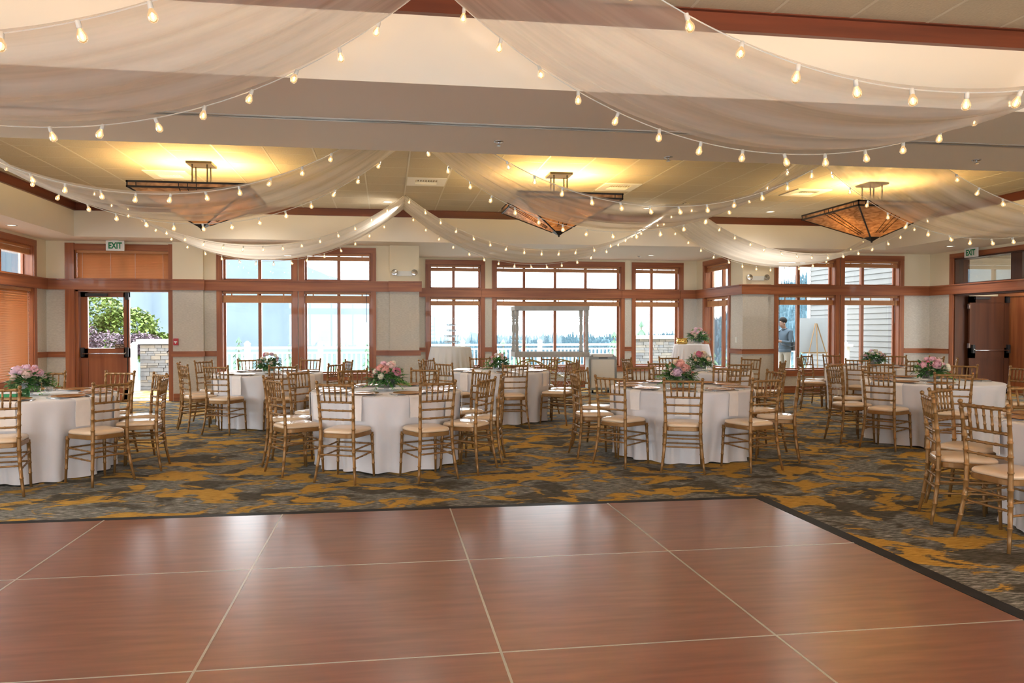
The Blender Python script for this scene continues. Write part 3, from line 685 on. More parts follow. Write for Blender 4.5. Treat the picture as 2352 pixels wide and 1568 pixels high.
# ================================================================ TABLES
def cloth(seed, rad, zt, flare=-.078, folds=15, amp=.040, zb=.006, n=168):
    rnd = random.Random(seed); b = MB()
    ph = [rnd.uniform(0, 6.28) for _ in range(5)]; am = [rnd.uniform(.6, 1.2) for _ in range(n)]
    def fold(a):
        return (math.sin(folds*a+ph[0]+.7*math.sin(3*a+ph[1])) + .55*math.sin((folds*.62)*a*1.0+ph[2]) * 0 + .5*math.sin(7*a+ph[3]) + .35*math.sin((folds*2-5)*a+ph[4]))
    rows = []
    for r in (.02, .3, .6, .9): rows.append([(rad*r*math.cos(2*math.pi*j/n), rad*r*math.sin(2*math.pi*j/n), zt) for j in range(n)])
    for k, (dr, dz) in enumerate(((-.022,0),(-.008,-.002),(.002,-.010),(.005,-.024))):
        rows.append([((rad+dr)*math.cos(2*math.pi*j/n), (rad+dr)*math.sin(2*math.pi*j/n), zt+dz) for j in range(n)])
    m = 13
    for k in range(1, m+1):
        q = k/m; row = []
        for j in range(n):
            a = 2*math.pi*j/n; f = fold(a)
            r = rad + .005 + flare*q + amp*f*(q**.75)
            z = lerp(zt-.024, zb + .012*(1+math.sin(5*a+ph[2]))*.5, q)
            if k == m: r += .012
            row.append((r*math.cos(a), r*math.sin(a), z))
        rows.append(row)
    for r in rows: r.append(r[0])
    b.grid(rows[::-1] if False else rows)
    return b.mesh('tablecloth', M['linen'], True)
# shared tableware meshes
plate_me = MB().lathe([(.001,.004),(.088,.004),(.106,.009),(.147,.014),(.152,.017),(.149,.019),(.106,.013),(.090,.009),(.001,.008)], 40, cap=False).mesh('charger_plate', M['charger'], True)
def fork_mesh():
    b = MB(); b.tube([(0,-.10,.004),(0,-.02,.005),(0,.03,.008),(0,.045,.006)], [.005,.0035,.003,.007], 6)
    for k in range(4): b.tube([((k-1.5)*.0055,.043,.006),((k-1.5)*.006,.07,.004),((k-1.5)*.006,.098,.009)], .0014, 5)
    return b.mesh('fork', M['steel'], True)
def knife_mesh():
    b = MB(); b.tube([(0,-.11,.004),(0,-.06,.005),(0,-.005,.005)], [.004,.006,.0045], 6)
    b.hexa([(-.004,-.01,.002),(.004,-.01,.002),(.006,.10,.002),(-.003,.11,.002)], [(-.004,-.01,.005),(.004,-.01,.005),(.006,.10,.0035),(-.003,.11,.0035)])
    return b.mesh('knife', M['steel'])
fork_me, knife_me = fork_mesh(), knife_mesh()
def napkin_mesh(rad, seed):
    rnd = random.Random(seed); w_ = rnd.uniform(.060, .072); d = rnd.uniform(.17, .23)
    path = [(rad-.26,.003),(rad-.12,.004),(rad-.03,.004),(rad-.006,.001),(rad+.012,-.014)] + [(rad+.016-.004*k/5, -.03-d*k/5) for k in range(6)]
    b = MB(); rows = []
    for k, (r, z) in enumerate(path):
        sw = 1 + .05*math.sin(k*.8+seed)
        rows.append([(r, (i/4-.5)*2*w_*sw, z) for i in range(5)])
    up = [[(x+.004*(1 if k > 3 else 0), y, z+(.004 if k <= 3 else .001)) for x, y, z in row] for k, row in enumerate(rows)]
    b.grid(rows); b.grid(up)
    e0 = [rows, up]
    b.grid([[r[0] for r in rows], [r[0] for r in up]]); b.grid([[r[-1] for r in rows], [r[-1] for r in up]]); b.grid([rows[-1], up[-1]]); b.grid([rows[0], up[0]])
    return b.mesh('napkin', M['napkin'], False)
RAD, ZT = .782, .752
naps = [napkin_mesh(RAD, k) for k in range(5)]

# ---- flowers
def bloom_mesh(seed, layers, r, name='bloom'):
    rnd = random.Random(seed); b = MB()
    for (n, rad, tilt, up, ln) in layers:
        for k in range(n):
            a = 2*math.pi*(k+rnd.uniform(-.2,.2))/n; tl = tilt + rnd.uniform(-.12,.12); L = ln*r*rnd.uniform(.9,1.1); W = L*.62
            rows = []
            for i in range(5):
                s = i/4; row = []
                wd = W*math.sin(math.pi*(.12+.72*s))**.7; curl = tl + (s-.5)*1.0
                for j in range(4):
                    q = (j/3-.5)*2
                    out = rad*r + L*s*math.cos(curl) - .18*L*q*q*s; hz = up*r + L*s*math.sin(curl) + .05*L*math.sin(q*5+k)*s
                    x = out; y = q*wd
                    row.append((x*math.cos(a)-y*math.sin(a), x*math.sin(a)+y*math.cos(a), hz))
                rows.append(row)
            b.grid(rows)
    b.sphere((0,0,r*.12), r*.34, 8, 5)
    return b.mesh(name, M['pink'], True)
PEONY = [bloom_mesh(s, [(7,.05,.35,0,1.0),(7,.04,.75,.05,.92),(6,.03,1.05,.1,.8),(5,.0,1.3,.12,.62)], 1.) for s in (1,2)]
ROSE = [bloom_mesh(s, [(5,.08,.7,0,.95),(5,.06,1.0,.08,.85),(4,.02,1.25,.15,.72),(3,0,1.45,.2,.6)], 1.) for s in (3,4)]
LILY = bloom_mesh(5, [(3,.02,.35,0,1.3),(3,.02,.55,.05,1.2)], 1.)
SPRAY = MB()
_r = random.Random(9)
for k in range(46):
    a, e = _r.uniform(0,6.28), _r.uniform(.1,1.5); rr_ = _r.uniform(.55,1)
    SPRAY.sphere((rr_*math.cos(a)*math.cos(e), rr_*math.sin(a)*math.cos(e), rr_*math.sin(e)), .13, 5, 3)
SPRAY = SPRAY.mesh('filler_spray', M['cream_fl'])
def leaf(b, base, d, L, W, rnd):
    d = d.normalized(); s = d.cross(Vector((0,0,1)));
    s = s.normalized() if s.length > .01 else Vector((1,0,0)); u = s.cross(d)
    p = Vector(base); m = p + d*L*.5 + u*L*.07; e = p + d*L - u*L*.10
    b.add([p, m+s*W+u*W*.25, e, m-s*W+u*W*.25, m], [(0,1,4),(1,2,4),(2,3,4),(3,0,4)])
def foliage(seed, n, rad, L=.075, spread=(.0,.9), hz=.1, droop=.3):
    rnd = random.Random(seed); b = MB()
    for k in range(n):
        a = rnd.uniform(0, 6.28); e = rnd.uniform(-droop, .75); d = Vector((math.cos(a)*math.cos(e), math.sin(a)*math.cos(e), math.sin(e)*.8+.05))
        st = Vector((0,0,hz)) + d*rad*rnd.uniform(.35, .95)
        leaf(b, st, d + Vector((rnd.uniform(-.5,.5), rnd.uniform(-.5,.5), rnd.uniform(-.5,.4))), L*rnd.uniform(.6,1.25), L*.26*rnd.uniform(.7,1.3), rnd)
    b.v = [(x, y, max(z, .012)) for x, y, z in b.v]
    return b
def sprig(b, rnd, a, e, L, lw):
    d = Vector((math.cos(a)*math.cos(e), math.sin(a)*math.cos(e), math.sin(e))); p0 = Vector((0,0,.09)) + d*.07
    pts = [p0 + d*L*t - Vector((0,0,.06*t*t)) for t in (0,.25,.5,.75,1)]
    b.tube(pts, .0022, 4)
    for k in range(9):
        t = .25+.75*k/8; p = p0 + d*L*t - Vector((0,0,.06*t*t)); sd = d.cross(Vector((0,0,1))).normalized()*(1 if k % 2 else -1)
        leaf(b, p, d*.6+sd, lw, lw*.25, rnd)
def arrangement(name, label, loc, seed, blooms, group='floral centrepieces', size=1., pale=.3):
    """blooms: list of (mesh, colour, radius, azimuth deg, elevation deg, distance)"""
    rnd = random.Random(seed); t = thing(name, label, 'flowers', loc, 0, group); t.scale = (size,)*3
    v = MB().lathe([(.075,.022),(.088,.026),(.092,.12),(.088,.12),(.084,.03),(.002,.028)], 28, cap=False).build('vase', M['crystal'], t, True)
    MB().lathe([(.001,.03),(.082,.03),(.085,.112),(.001,.112)], 24, cap=False).build('leaf_lining', M['lining'], v, True)
    MB().lathe([(.078,0),(.08,.004),(.03,.010),(.024,.022),(.002,.024)], 24, cap=False).build('glass_foot', M['crystal'], v, True)
    tag(foliage(seed, 210, .165, .08, hz=.10, droop=.35).build('foliage', M['leaf1'], t), kind='stuff')
    tag(foliage(seed+1, int(170*pale), .17, .065, hz=.11).build('pale_foliage', M['leaf2'], t), kind='stuff')
    b = MB()
    for k in range(13): sprig(b, rnd, rnd.uniform(0,6.28), rnd.uniform(-.15,.6), rnd.uniform(.10,.20), .045)
    b.v = [(x, y, max(z, .012)) for x, y, z in b.v]
    tag(b.build('fern_sprigs', M['leaf3'], t), kind='stuff')
    for me, c, r, az, el, ds in blooms:
        a, e = R(az), R(el); d = Vector((math.cos(a)*math.cos(e), math.sin(a)*math.cos(e), math.sin(e)))
        o = obj('bloom' if me is not SPRAY else 'filler_spray', me, t, Vector((0,0,.115)) + d*ds, d.to_track_quat('Z','Y').to_euler(), r)
        o.material_slots[0].link = 'OBJECT'; o.material_slots[0].material = M[c]
    return t
def mix(seed, cols, n=11, big=None):
    rnd = random.Random(seed); L = []
    for k in range(n):
        az = 360*k/n*1.0 + rnd.uniform(-15,15); el = rnd.choice((18,38,58,25,45)) + rnd.uniform(-8,8)
        me = rnd.choice(PEONY+ROSE); L.append((me, cols[k % len(cols)], rnd.uniform(.030,.043), az, el, rnd.uniform(.105,.14)))
    for k in range(3): L.append((rnd.choice(PEONY), cols[(k*2) % len(cols)], rnd.uniform(.034,.045), 120*k+rnd.uniform(0,60), 72, .135))
    for k in range(6): L.append((SPRAY, rnd.choice(('cream_fl','blush','leaf2')), rnd.uniform(.022,.034), rnd.uniform(0,360), rnd.uniform(0,70), rnd.uniform(.12,.17)))
    if big: L += big
    return L

TABLES = [  # centre, chair angles, phrase, bouquet label, bouquet colours, plates shown
 ((-3.47,7.77), (2,33,68,106,142,244,282,326), 'by the closed blinds', 'lilac garden roses and blush roses with pale greens in a glass bowl', ('lilac','blush','pink','blush'), 'T1'),
 ((-1.73,11.26), (21,67,113,150,186,214,245,287,326), 'before the mountain windows', 'mauve protea and cream roses with eucalyptus in a glass bowl', ('lilac','cream_fl','rose','cream_fl','blush'), 'T2'),
 ((0,7.9), (28,68,109,144,179,209,248,292,322,351), 'facing the dance floor middle', 'coral carnations with cream roses and fern in a glass bowl', ('coral','cream_fl','pink','coral','blush'), 'T3'),
 ((1.73,11.33), (38,96,148,179,221,272,322,353), 'before the champagne tower', 'pink and peach roses in leafy green mound', ('pink','peach','lilac','leaf3','peach'), 'T4'),
 ((3.28,7.92), (6,40,92,140,180,212,249,290,330), 'facing the dance floor corner', 'peach ranunculus and lilac peony bouquet in a glass bowl', ('coral','blush','peach','lilac','blush'), 'T5'),
 ((4.91,11.05), (24,91,140,183,218,272,319), 'before the gold bowl', 'pink lily and apricot rose bouquet in a glass bowl', ('peach','blush','cream_fl','peach'), 'T6'),
 ((6.75,8.35), (34,81,119,173,205,241,359), 'before the dark door', 'hot pink carnations and white lilies in a glass bowl', ('pink','rose','pink','cream_fl','pink'), 'T7'),
 ((8.45,11.8), (2,38,90,122,161,224,263,320), 'before the easel window', 'pale yellow and pink roses in a low dark bowl', ('cream_fl','pink','lilac','cream_fl'), 'T8'),
 ((5.05,4.35), (72,118,152,184), 'beside the floor ramp', None, (), 'T9')]
tb_top = MB().lathe([(.001,.715),(.755,.715),(.762,.722),(.762,.738),(.755,.745),(.001,.745)], 48, cap=False).mesh('tabletop', M['board'])
for ti, ((tx, ty), angs, phrase, fl_label, cols, key) in enumerate(TABLES):
    t = thing('banquet_table', 'round folding banquet table under the cloth ' + phrase, 'table', (tx, ty, 0), 0, 'round banquet tables')
    obj('tabletop', tb_top, t)
    for k in range(4):
        a = R(45+90*k); b = MB(); b.tube([(.42*math.cos(a), .42*math.sin(a), .715), (.45*math.cos(a), .45*math.sin(a), 0)], .016, 6); b.build('leg', M['bronze'], t)
    c = obj('tablecloth', cloth(ti*11+3, RAD, ZT, zb=.004), None, (tx, ty, 0)); tag(c, 'floor length white linen cloth on the table ' + phrase, 'tablecloth', 'white round tablecloths')
    pa = [float(a) for a in angs]
    for _ in range(60):
        for i in range(len(pa)):
            j = (i+1) % len(pa); g = (pa[j]-pa[i]) % 360
            if g < 31: pa[i] -= (31-g)*.25; pa[j] += (31-g)*.25
    for ci, a in enumerate(angs):
        rnd = random.Random(ti*100+ci); th = R(a); rr = .997 + rnd.uniform(0, .02)
        side = ('dark door', 'window', 'exit door', 'dance floor')[int(((a + 45) % 360) // 90)] + ' side of table ' + phrase
        chair(tx+rr*math.cos(th), ty+rr*math.sin(th), th+R(90+rnd.uniform(-5,5)), 'gold chair with ivory cushion on ' + side, 'gold chairs on ' + side)
        # place setting in front of that chair
        th = R(pa[ci]); px, py = tx+.600*math.cos(th), ty+.600*math.sin(th)
        tag(obj('charger_plate', plate_me, None, (px, py, ZT+.0055), (0,0,th)), 'round gold charger plate on ' + side, 'plate', 'gold chargers on ' + side)
        tag(obj('napkin', naps[(ti+ci) % 5], None, (tx, ty, ZT), (0,0,th)), 'folded white napkin hanging off ' + side, 'napkin', 'napkins on ' + side)
        for me, s, nm in ((fork_me, -1, 'fork'), (knife_me, 1, 'knife')):
            tag(obj(nm, me, None, (tx+.625*math.cos(th+s*.254), ty+.625*math.sin(th+s*.254), ZT+.0005), (0,0,th+R(90))), 'steel %s beside charger on %s' % (nm, side), nm, nm + 's on ' + side)
    if fl_label:
        big = {'T1': [(PEONY[0],'lilac',.072,205,48,.12),(PEONY[1],'blush',.058,285,35,.12),(PEONY[0],'pink',.060,330,45,.11)],
               'T3': [(PEONY[0],'coral',.060,262,38,.12),(PEONY[1],'coral',.056,230,48,.12),(LILY,'rose',.05,315,30,.12),(ROSE[0],'cream_fl',.052,248,12,.13)],
               'T5': [(PEONY[0],'lilac',.068,238,18,.13),(PEONY[1],'coral',.062,268,32,.13),(PEONY[0],'coral',.062,250,58,.12)],
               'T6': [(LILY,'rose',.056,240,50,.13),(ROSE[1],'peach',.055,300,20,.13)],
               'T7': [(PEONY[0],'pink',.068,255,30,.14),(PEONY[1],'pink',.05,205,25,.16),(LILY,'cream_fl',.045,330,15,.15)]}.get(key)
        arrangement('flower_arrangement', fl_label, (tx, ty, ZT), 40+ti, mix(60+ti, cols, 11, big), size={'T4': 1.0}.get(key, 1.08))
# extras on the table by the blinds
def tumbler(x, y, me, label, cat='glass', h=.09):
    tag(obj(cat, me, None, (x, y, ZT)), label, cat)
gt = MB().lathe([(.030,0),(.036,.003),(.042,.085),(.039,.085),(.033,.008),(.001,.006)], 20, cap=False).mesh('tumbler', M['greenglass'], True)
ct = MB().lathe([(.028,0),(.03,.002),(.008,.012),(.007,.04),(.034,.06),(.038,.10),(.036,.10),(.031,.062),(.001,.045)], 20, cap=False).mesh('goblet', M['crystal'], True)
tag(obj('tumbler', gt, None, (-3.36, 7.44, ZT)), 'green glass tumbler behind the lilac bouquet bowl', 'glass')
gb = thing('gift_box', 'small green and white box on the table by the blinds', 'box', (-3.5, 7.38, ZT), R(12)); part('box', gb, pbr('emerald_card', (.02,.30,.12), .5), (-.09,.09,-.04,.04,.001,.06)); part('lid', gb, M['white'], (-.093,.093,-.043,.043,.05,.068))
tag(obj('goblet', ct, None, (-3.20, 7.55, ZT)), 'clear stemmed glass beside the lilac bouquet', 'glass')
for k, (x, y, s) in enumerate(((6.62,8.18,'pink carnation'), (3.12,7.66,'lilac peony'), (5.04,10.86,'pink lily'))):
    tag(obj('votive_glass', ct, None, (x, y, ZT), None, (.8,.8,.7)), 'small clear footed votive beside the %s bouquet' % s, 'glass')

# ================================================================ DRAPES AND STRING LIGHTS
PKS = [-4.76, .32, 5.40, 10.48]
def swag(x0, x1, s, sag): 
    u = abs(2*s-1); return sag*(1-u**2.12)
bulb_me = MB().lathe([(.0105,-.030),(.014,-.040),(.0215,-.055),(.0235,-.066),(.0215,-.078),(.014,-.088),(.001,-.092)], 12, cap=False).mesh('bulb', M['bulb'], True)
sock_me = MB().lathe([(.008,.004),(.0115,.002),(.0125,-.026),(.011,-.032)], 8).mesh('socket', M['wht_pl'], True)
fil_me = MB().lathe([(.001,-.046),(.0048,-.053),(.0055,-.062),(.0048,-.071),(.001,-.078)], 6, cap=False).mesh('filament', M['filament'])
def drape_row(key, yn, yf, zt, zn, zf, spans, mat, names):
    for si, (i, lab) in enumerate(spans):
        x0, x1 = PKS[i], PKS[i+1]; rnd = random.Random(hash(key) % 97 * 0 + ord(key)*7 + i)
        ph = [rnd.uniform(0,6.28) for _ in range(6)]
        NS, NT = 72, 46; rows = []
        for a in range(NS+1):
            s = a/NS; row = []; env = (4*s*(1-s))
            for c in range(NT+1):
                q = c/NT
                z = zt - swag(x0, x1, s, lerp(zt-zn, zt-zf, q))
                rip = math.sin(2*math.pi*3.5*q+ph[0]+1.6*math.sin(3*s+ph[1])) + .45*math.sin(2*math.pi*7*q+ph[2]+2.2*math.sin(2.2*s+ph[3])) + .14*math.sin(2*math.pi*15*q+ph[4]+3*s)*max(0, math.sin(6*s+ph[5]))
                inside = min(1, q*8)*min(1, (1-q)*8)
                z += -.020*rip*inside*(.35+.65*env) - .05*math.sin(math.pi*q)*env
                y = lerp(yn, yf, q) + .02*math.sin(4*s+ph[5])*inside
                row.append((lerp(x0, x1, s), y, z))
            rows.append(row)
        b = MB(); b.grid(rows); o = b.build('ceiling_drape', mat, None, True)
        tag(o, 'sheer white drape swag ' + lab, 'drape', 'sheer ceiling drapes')
        b = MB(); b.tube([(x0+.01, yn, zt+.012), (x0+.01, yf, zt+.012)], .008, 5); b.tube([(x1-.01, yn, zt+.012), (x1-.01, yf, zt+.012)], .008, 5)
        b.build('batten', M['bronze'], o)
        for y, zz, edge in ((yn, zn, 'front'), (yf, zf, 'back')):
            dy = -.02 if edge == 'front' else .02
            t = thing('string_lights', 'warm bulb string on the %s hem of swag %s' % (edge, lab), 'string lights', group='warm globe string lights')
            def pt(s): return Vector((lerp(x0+.03, x1-.03, s), y+dy, zt - swag(x0, x1, s, zt-zz+.02) - .008))
            pts = [pt(k/60) for k in range(61)]
            b = MB(); b.tube(pts, .0035, 4); b.build('cable', M['wht_pl'], t)
            L = [0]
            for k in range(60): L.append(L[-1]+(pts[k+1]-pts[k]).length)
            n = int(L[-1]/.315); off = rnd.uniform(.05,.25)
            for k in range(n):
                d = off + k*.315; j = next((m for m in range(60) if L[m+1] >= d), 59)
                p = pts[j].lerp(pts[j+1], (d-L[j])/(L[j+1]-L[j]))
                rot = (rnd.uniform(-.35,.35), rnd.uniform(-.35,.35), 0)
                bo = obj('bulb', bulb_me, t, p, rot); obj('socket', sock_me, bo); obj('filament', fil_me, bo)
drape_row('F', 3.47, 4.92, 3.70, 2.65, 2.68, [(0, 'added for fill over the left of the dance floor'), (1, 'over the right of the dance floor')], M['sheer'], None)
drape_row('M', 7.40, 8.85, 3.70, 2.71, 2.64, [(0, 'in front of the first pendant lamp'), (1, 'in front of the middle pendant lamp'), (2, 'in front of the last pendant lamp')], M['sheer'], None)
drape_row('B', 12.80, 14.25, 3.70, 2.82, 2.71, [(0, 'nearest the twin mountain windows'), (1, 'nearest the bay windows'), (2, 'nearest the easel window')], M['sheer_b'], None)

# ================================================================ PENDANT LAMPS
def pendant(x, y, where, pw=PENDANT_W):
    t = thing('pendant_lamp', 'square inverted pyramid amber glass pendant lamp ' + where, 'pendant lamp', (x, y, 0), 0, 'amber pendant lamps')
    zc, z1, z0, zt, h = ZC-.012, 3.30, 3.235, 2.86, .74; br = M['bronze']
    part('canopy', t, br, (-.17,.17,-.17,.17,zc-.03,zc))
    for sx in (-1, 1):
        for sy in (-1, 1):
            b = MB(); b.tube([(sx*.10, sy*.10, zc-.03), (sx*.10, sy*.10, z1)], .011, 6); b.build('rod', br, t)
            b = MB(); b.tube([(sx*.10, sy*.10, z1-.01), (sx*h, sy*h, z1-.01)], .007, 5); b.build('spreader', br, t)
    for k in range(4):
        a = R(90*k); rot = (0,0,a)
        # each side: upper band, glass panel, trim bars
        b = MB(); b.box(-h, h, -h-.004, -h+.004, z0, z1); o = b.build('band_panel', M['mica'], t); o.rotation_euler = rot
        b = MB(); e = .085
        b.hexa([(-e,-e-.003,zt),(e,-e-.003,zt),(e,-e+.003,zt),(-e,-e+.003,zt)], [(-h,-h-.003,z0),(h,-h-.003,z0),(h,-h+.003,z0),(-h,-h+.003,z0)]); o = b.build('glass_panel', M['mica'], t); o.rotation_euler = rot
        b = MB(); b.box(-h-.012, h+.012, -h-.012, -h+.012, z1-.012, z1+.012); o = b.build('rim_bar', br, t); o.rotation_euler = rot
        b = MB(); b.box(-h-.010, h+.010, -h-.010, -h+.010, z0-.012, z0+.012); o = b.build('rim_bar', br, t); o.rotation_euler = rot
        b = MB(); b.tube([(-h,-h,z0), (-e,-e,zt)], .012, 5); b.tube([(-h,-h,z0), (-h,-h,z1)], .012, 5); o = b.build('corner_bar', br, t); o.rotation_euler = rot
        def on(u, v):   # u across at rim, v 0 rim..1 tip
            w_ = lerp(h, e, v); return (u*w_ if abs(u) > .4 else u*h*(1-.0*v), -w_-.006, lerp(z0, zt, v))
        for u in (-.11, 0, .11):
            b = MB(); vmax = .86
            b.tube([(u, -lerp(h,e,0)-.006, z0), (u*.55, -lerp(h,e,vmax)-.006, lerp(z0,zt,vmax))], .0055, 4); o = b.build('fret_bar', br, t); o.rotation_euler = rot
        for v in (.06, .80):
            b = MB(); w_ = .11*(1-.45*v); b.tube([(-w_, -lerp(h,e,v)-.006, lerp(z0,zt,v)), (w_, -lerp(h,e,v)-.006, lerp(z0,zt,v))], .0055, 4); o = b.build('fret_bar', br, t); o.rotation_euler = rot
        for u in (-h+.11, -.11, .0, .11, h-.11):
            b = MB(); b.box(u-.005, u+.005, -h-.009, -h+.002, z0, z1); o = b.build('fret_bar', br, t); o.rotation_euler = rot
    b = MB(); e = .095; b.hexa([(-.012,-.012,zt-.06),(.012,-.012,zt-.06),(.012,.012,zt-.06),(-.012,.012,zt-.06)], [(-e,-e,zt+.006),(e,-e,zt+.006),(e,e,zt+.006),(-e,e,zt+.006)]); cp = b.build('bottom_cap', br, t)
    b = MB(); b.sphere((0,0,zt-.068), .016, 8, 6); b.build('finial', br, cp, True)
    for sx, sy in ((-.3,0),(.3,0)):
        l = bpy.data.lights.new('pendant_glow', 'POINT'); l.energy = pw; l.color = (1,.68,.25) if pw == PENDANT_W else (1,.66,.36); l.shadow_soft_size = .09
        obj('pendant_glow', l, t, (sx, sy, 3.27))
for x, y, i in ((-2.55,10.76,'nearest the left wall'), (2.55,10.76,'between the other two rear lamps'), (7.64,10.76,'nearest the right wall')): pendant(x, y, i)
for x, i in ((-2.55,'added for fill over the left of the dance floor'), (2.55,'added for fill over the middle of the dance floor'), (7.64,'added for fill over the right beside the dance floor')): pendant(x, .6, i, FILL_PENDANT_W)  # unseen front pendants, added as warm fill to brighten the room

# ================================================================ BAY FURNITURE
def cocktail(x, y, mat, phrase, seed):
    t = thing('cocktail_table', 'tall round cocktail table under the skirt ' + phrase, 'table', (x, y, 0), 0, 'tall cocktail tables')
    MB().lathe([(.001,1.03),(.38,1.03),(.385,1.05),(.001,1.055)], 36, cap=False).build('tabletop', M['board'], t)
    b = MB(); b.tube([(0,0,1.03),(0,0,.05)], .03, 8); b.build('pedestal', M['bronze'], t); MB().lathe([(.26,0),(.26,.02),(.03,.05)], 24).build('base', M['bronze'], t)
    me = cloth(seed, .395, 1.062, flare=.15, folds=24, amp=.024, n=200); me.materials[0] = mat
    tag(obj('table_skirt', me, None, (x, y, 0)), 'pleated floor length skirt on the cocktail table ' + phrase, 'tablecloth')
CT1 = (1.25, 14.45); CT2 = (7.0, 16.25)
cocktail(*CT1, M['linen_grey'], 'holding the champagne tower', 501)
cocktail(*CT2, M['linen'], 'holding the gold bowl', 502)
coupe = MB().lathe([(.030,0),(.031,.002),(.006,.006),(.004,.012),(.004,.066),(.012,.070),(.036,.082),(.046,.098),(.048,.110),(.046,.110),(.043,.098),(.03,.085),(.002,.074)], 18, cap=False).mesh('coupe_glass', M['crystal'], True)
tz = 1.064
tiers = [6, 6, 3, 3, 1]
for k, n in enumerate(tiers):
    pts = {1: [(0,0)], 3: [(.056*math.cos(R(90+120*i)), .056*math.sin(R(90+120*i))) for i in range(3)], 6: [(.056*math.cos(R(-90+120*i)), .056*math.sin(R(-90+120*i))) for i in range(3)] + [(.112*math.cos(R(90+120*i)), .112*math.sin(R(90+120*i))) for i in range(3)]}[n]
    for (x, y) in pts:
        tag(obj('coupe_glass', coupe, None, (CT1[0]+.01+x, CT1[1]+y, tz+.111*k)), 'clear champagne coupe in the %s tier of the glass tower' % ('bottom','second','third','fourth','topmost')[k], 'glass', 'champagne coupes, %s tier' % ('bottom','second','third','fourth','topmost')[k])
MB().lathe([(.09,0),(.12,.01),(.135,.05),(.13,.085),(.115,.105),(.12,.125),(.138,.135),(.136,.14),(.112,.125),(.105,.1),(.12,.06),(.10,.02),(.001,.015)], 32, (CT2[0]-.22, CT2[1]-.06, 1.064), cap=False)
gb = MB().lathe([(.09,0),(.12,.01),(.135,.05),(.13,.085),(.115,.105),(.12,.125),(.138,.135),(.136,.14),(.112,.125),(.105,.1),(.12,.06),(.10,.02),(.001,.015)], 32, cap=False).build('gold_bowl', M['brass'], None, True)
gb.location = (CT2[0]-.25, CT2[1]-.06, 1.064); tag(gb, 'round polished gold bowl with flared rim', 'bowl')
arrangement('flower_arrangement', 'pink and blush roses in a bowl beside the gold bowl', (CT2[0]+.19, CT2[1]+.03, 1.064), 77, mix(88, ('pink','blush','lilac','cream_fl','pink'), 13), size=1.35)
tag(MB().box(-.09,.09,-.06,.06,.0,.006).build('paper_stack', M['white']), 'few white paper cards lying before the gold bowl', 'paper').location = (CT2[0]+.02, CT2[1]-.25, 1.063)

# ---- flower cart
t = thing('flower_cart', 'weathered grey wooden flower cart with canopy and gold wheels', 'cart', (3.58, 15.98, 0), R(-3)); cp = M['cartpaint']
L_, D_ = .82, .36
for nm, z0, z1 in (('canopy', 1.82, 1.91), ('tray', .80, .905)):
    o = part(nm, t, cp, (-L_,L_,-D_,-D_+.03,z0,z1), (-L_,L_,D_-.03,D_,z0,z1)); part('end_board', o, cp, (-L_,-L_+.03,-D_+.03,D_-.03,z0,z1)); part('end_board', o, cp, (L_-.03,L_,-D_+.03,D_-.03,z0,z1))
    if nm == 'tray':
        for k in range(5): part('floor_slat', o, cp, (-L_+.03,L_-.03,-D_+.04+k*.131,-D_+.04+k*.131+.12,z0+.01,z0+.03))
    for k in range(4):
        for s in (-1, 1): MB().lathe([(.008,0),(.006,.004)], 8).build('screw_head', M['bronze'], o).location = (-.7+.46*k, s*(D_+.001), (z0+z1)/2)
prof = [(.036,.0),(.036,.11),(.026,.115),(.034,.135),(.024,.16),(.034,.19),(.030,.22),(.020,.27),(.034,.30),(.026,.33),(.022,.38),(.033,.50),(.030,.60),(.022,.66),(.033,.69),(.024,.72),(.034,.75),(.026,.78),(.036,.80),(.036,.93)]
pm_ = MB().lathe([(r*1.3, z) for r, z in prof], 12).mesh('turned_post', cp, True)
for sx in (-1, 1):
    for sy in (-1, 1): obj('turned_post', pm_, t, (sx*(L_-.05), sy*(D_-.06), .895))
wm = MB(); n = 32
wm.tube([(.35*math.cos(2*math.pi*k/n), 0, .35*math.sin(2*math.pi*k/n)) for k in range(n+1)], .017, 6)
wheel_rim = wm.mesh('rim', M['goldpaint'], True)
sp = MB(); sp.tube([(.02,0,0),(.34,0,0)], .003, 4); spoke = sp.mesh('spoke', M['steel'])
hb = MB(); hb.tube([(0,-.04,0),(0,.04,0)], .028, 10); hub = hb.mesh('hub', M['goldpaint'], True)
for x in (-.42, .30):
    for sy in (-1, 1):
        wl = obj('wheel', wheel_rim, t, (x, sy*.33, .37)); obj('hub', hub, wl)
        for k in range(16): obj('spoke', spoke, wl, None, (0, 2*math.pi*k/16, 0))
    b = MB(); b.tube([(x,-.33,.37),(x,.33,.37)], .012, 6); b.build('axle', M['goldpaint'], t)
for x in (-.70, -.42, .10, .62):
    for sy in (-1, 1):
        b = MB(); b.tube([(x, sy*.27, .80), (x+.06*(1 if x < 0 else -.5), sy*.31, .37)], .016, 6); b.build('support', M['goldpaint'], t)
b = MB(); b.tube([(-.75,-.31,.37),(.65,-.31,.37)], .012, 6); b.tube([(-.75,.31,.37),(.65,.31,.37)], .012, 6); b.build('frame_rail', M['goldpaint'], t)

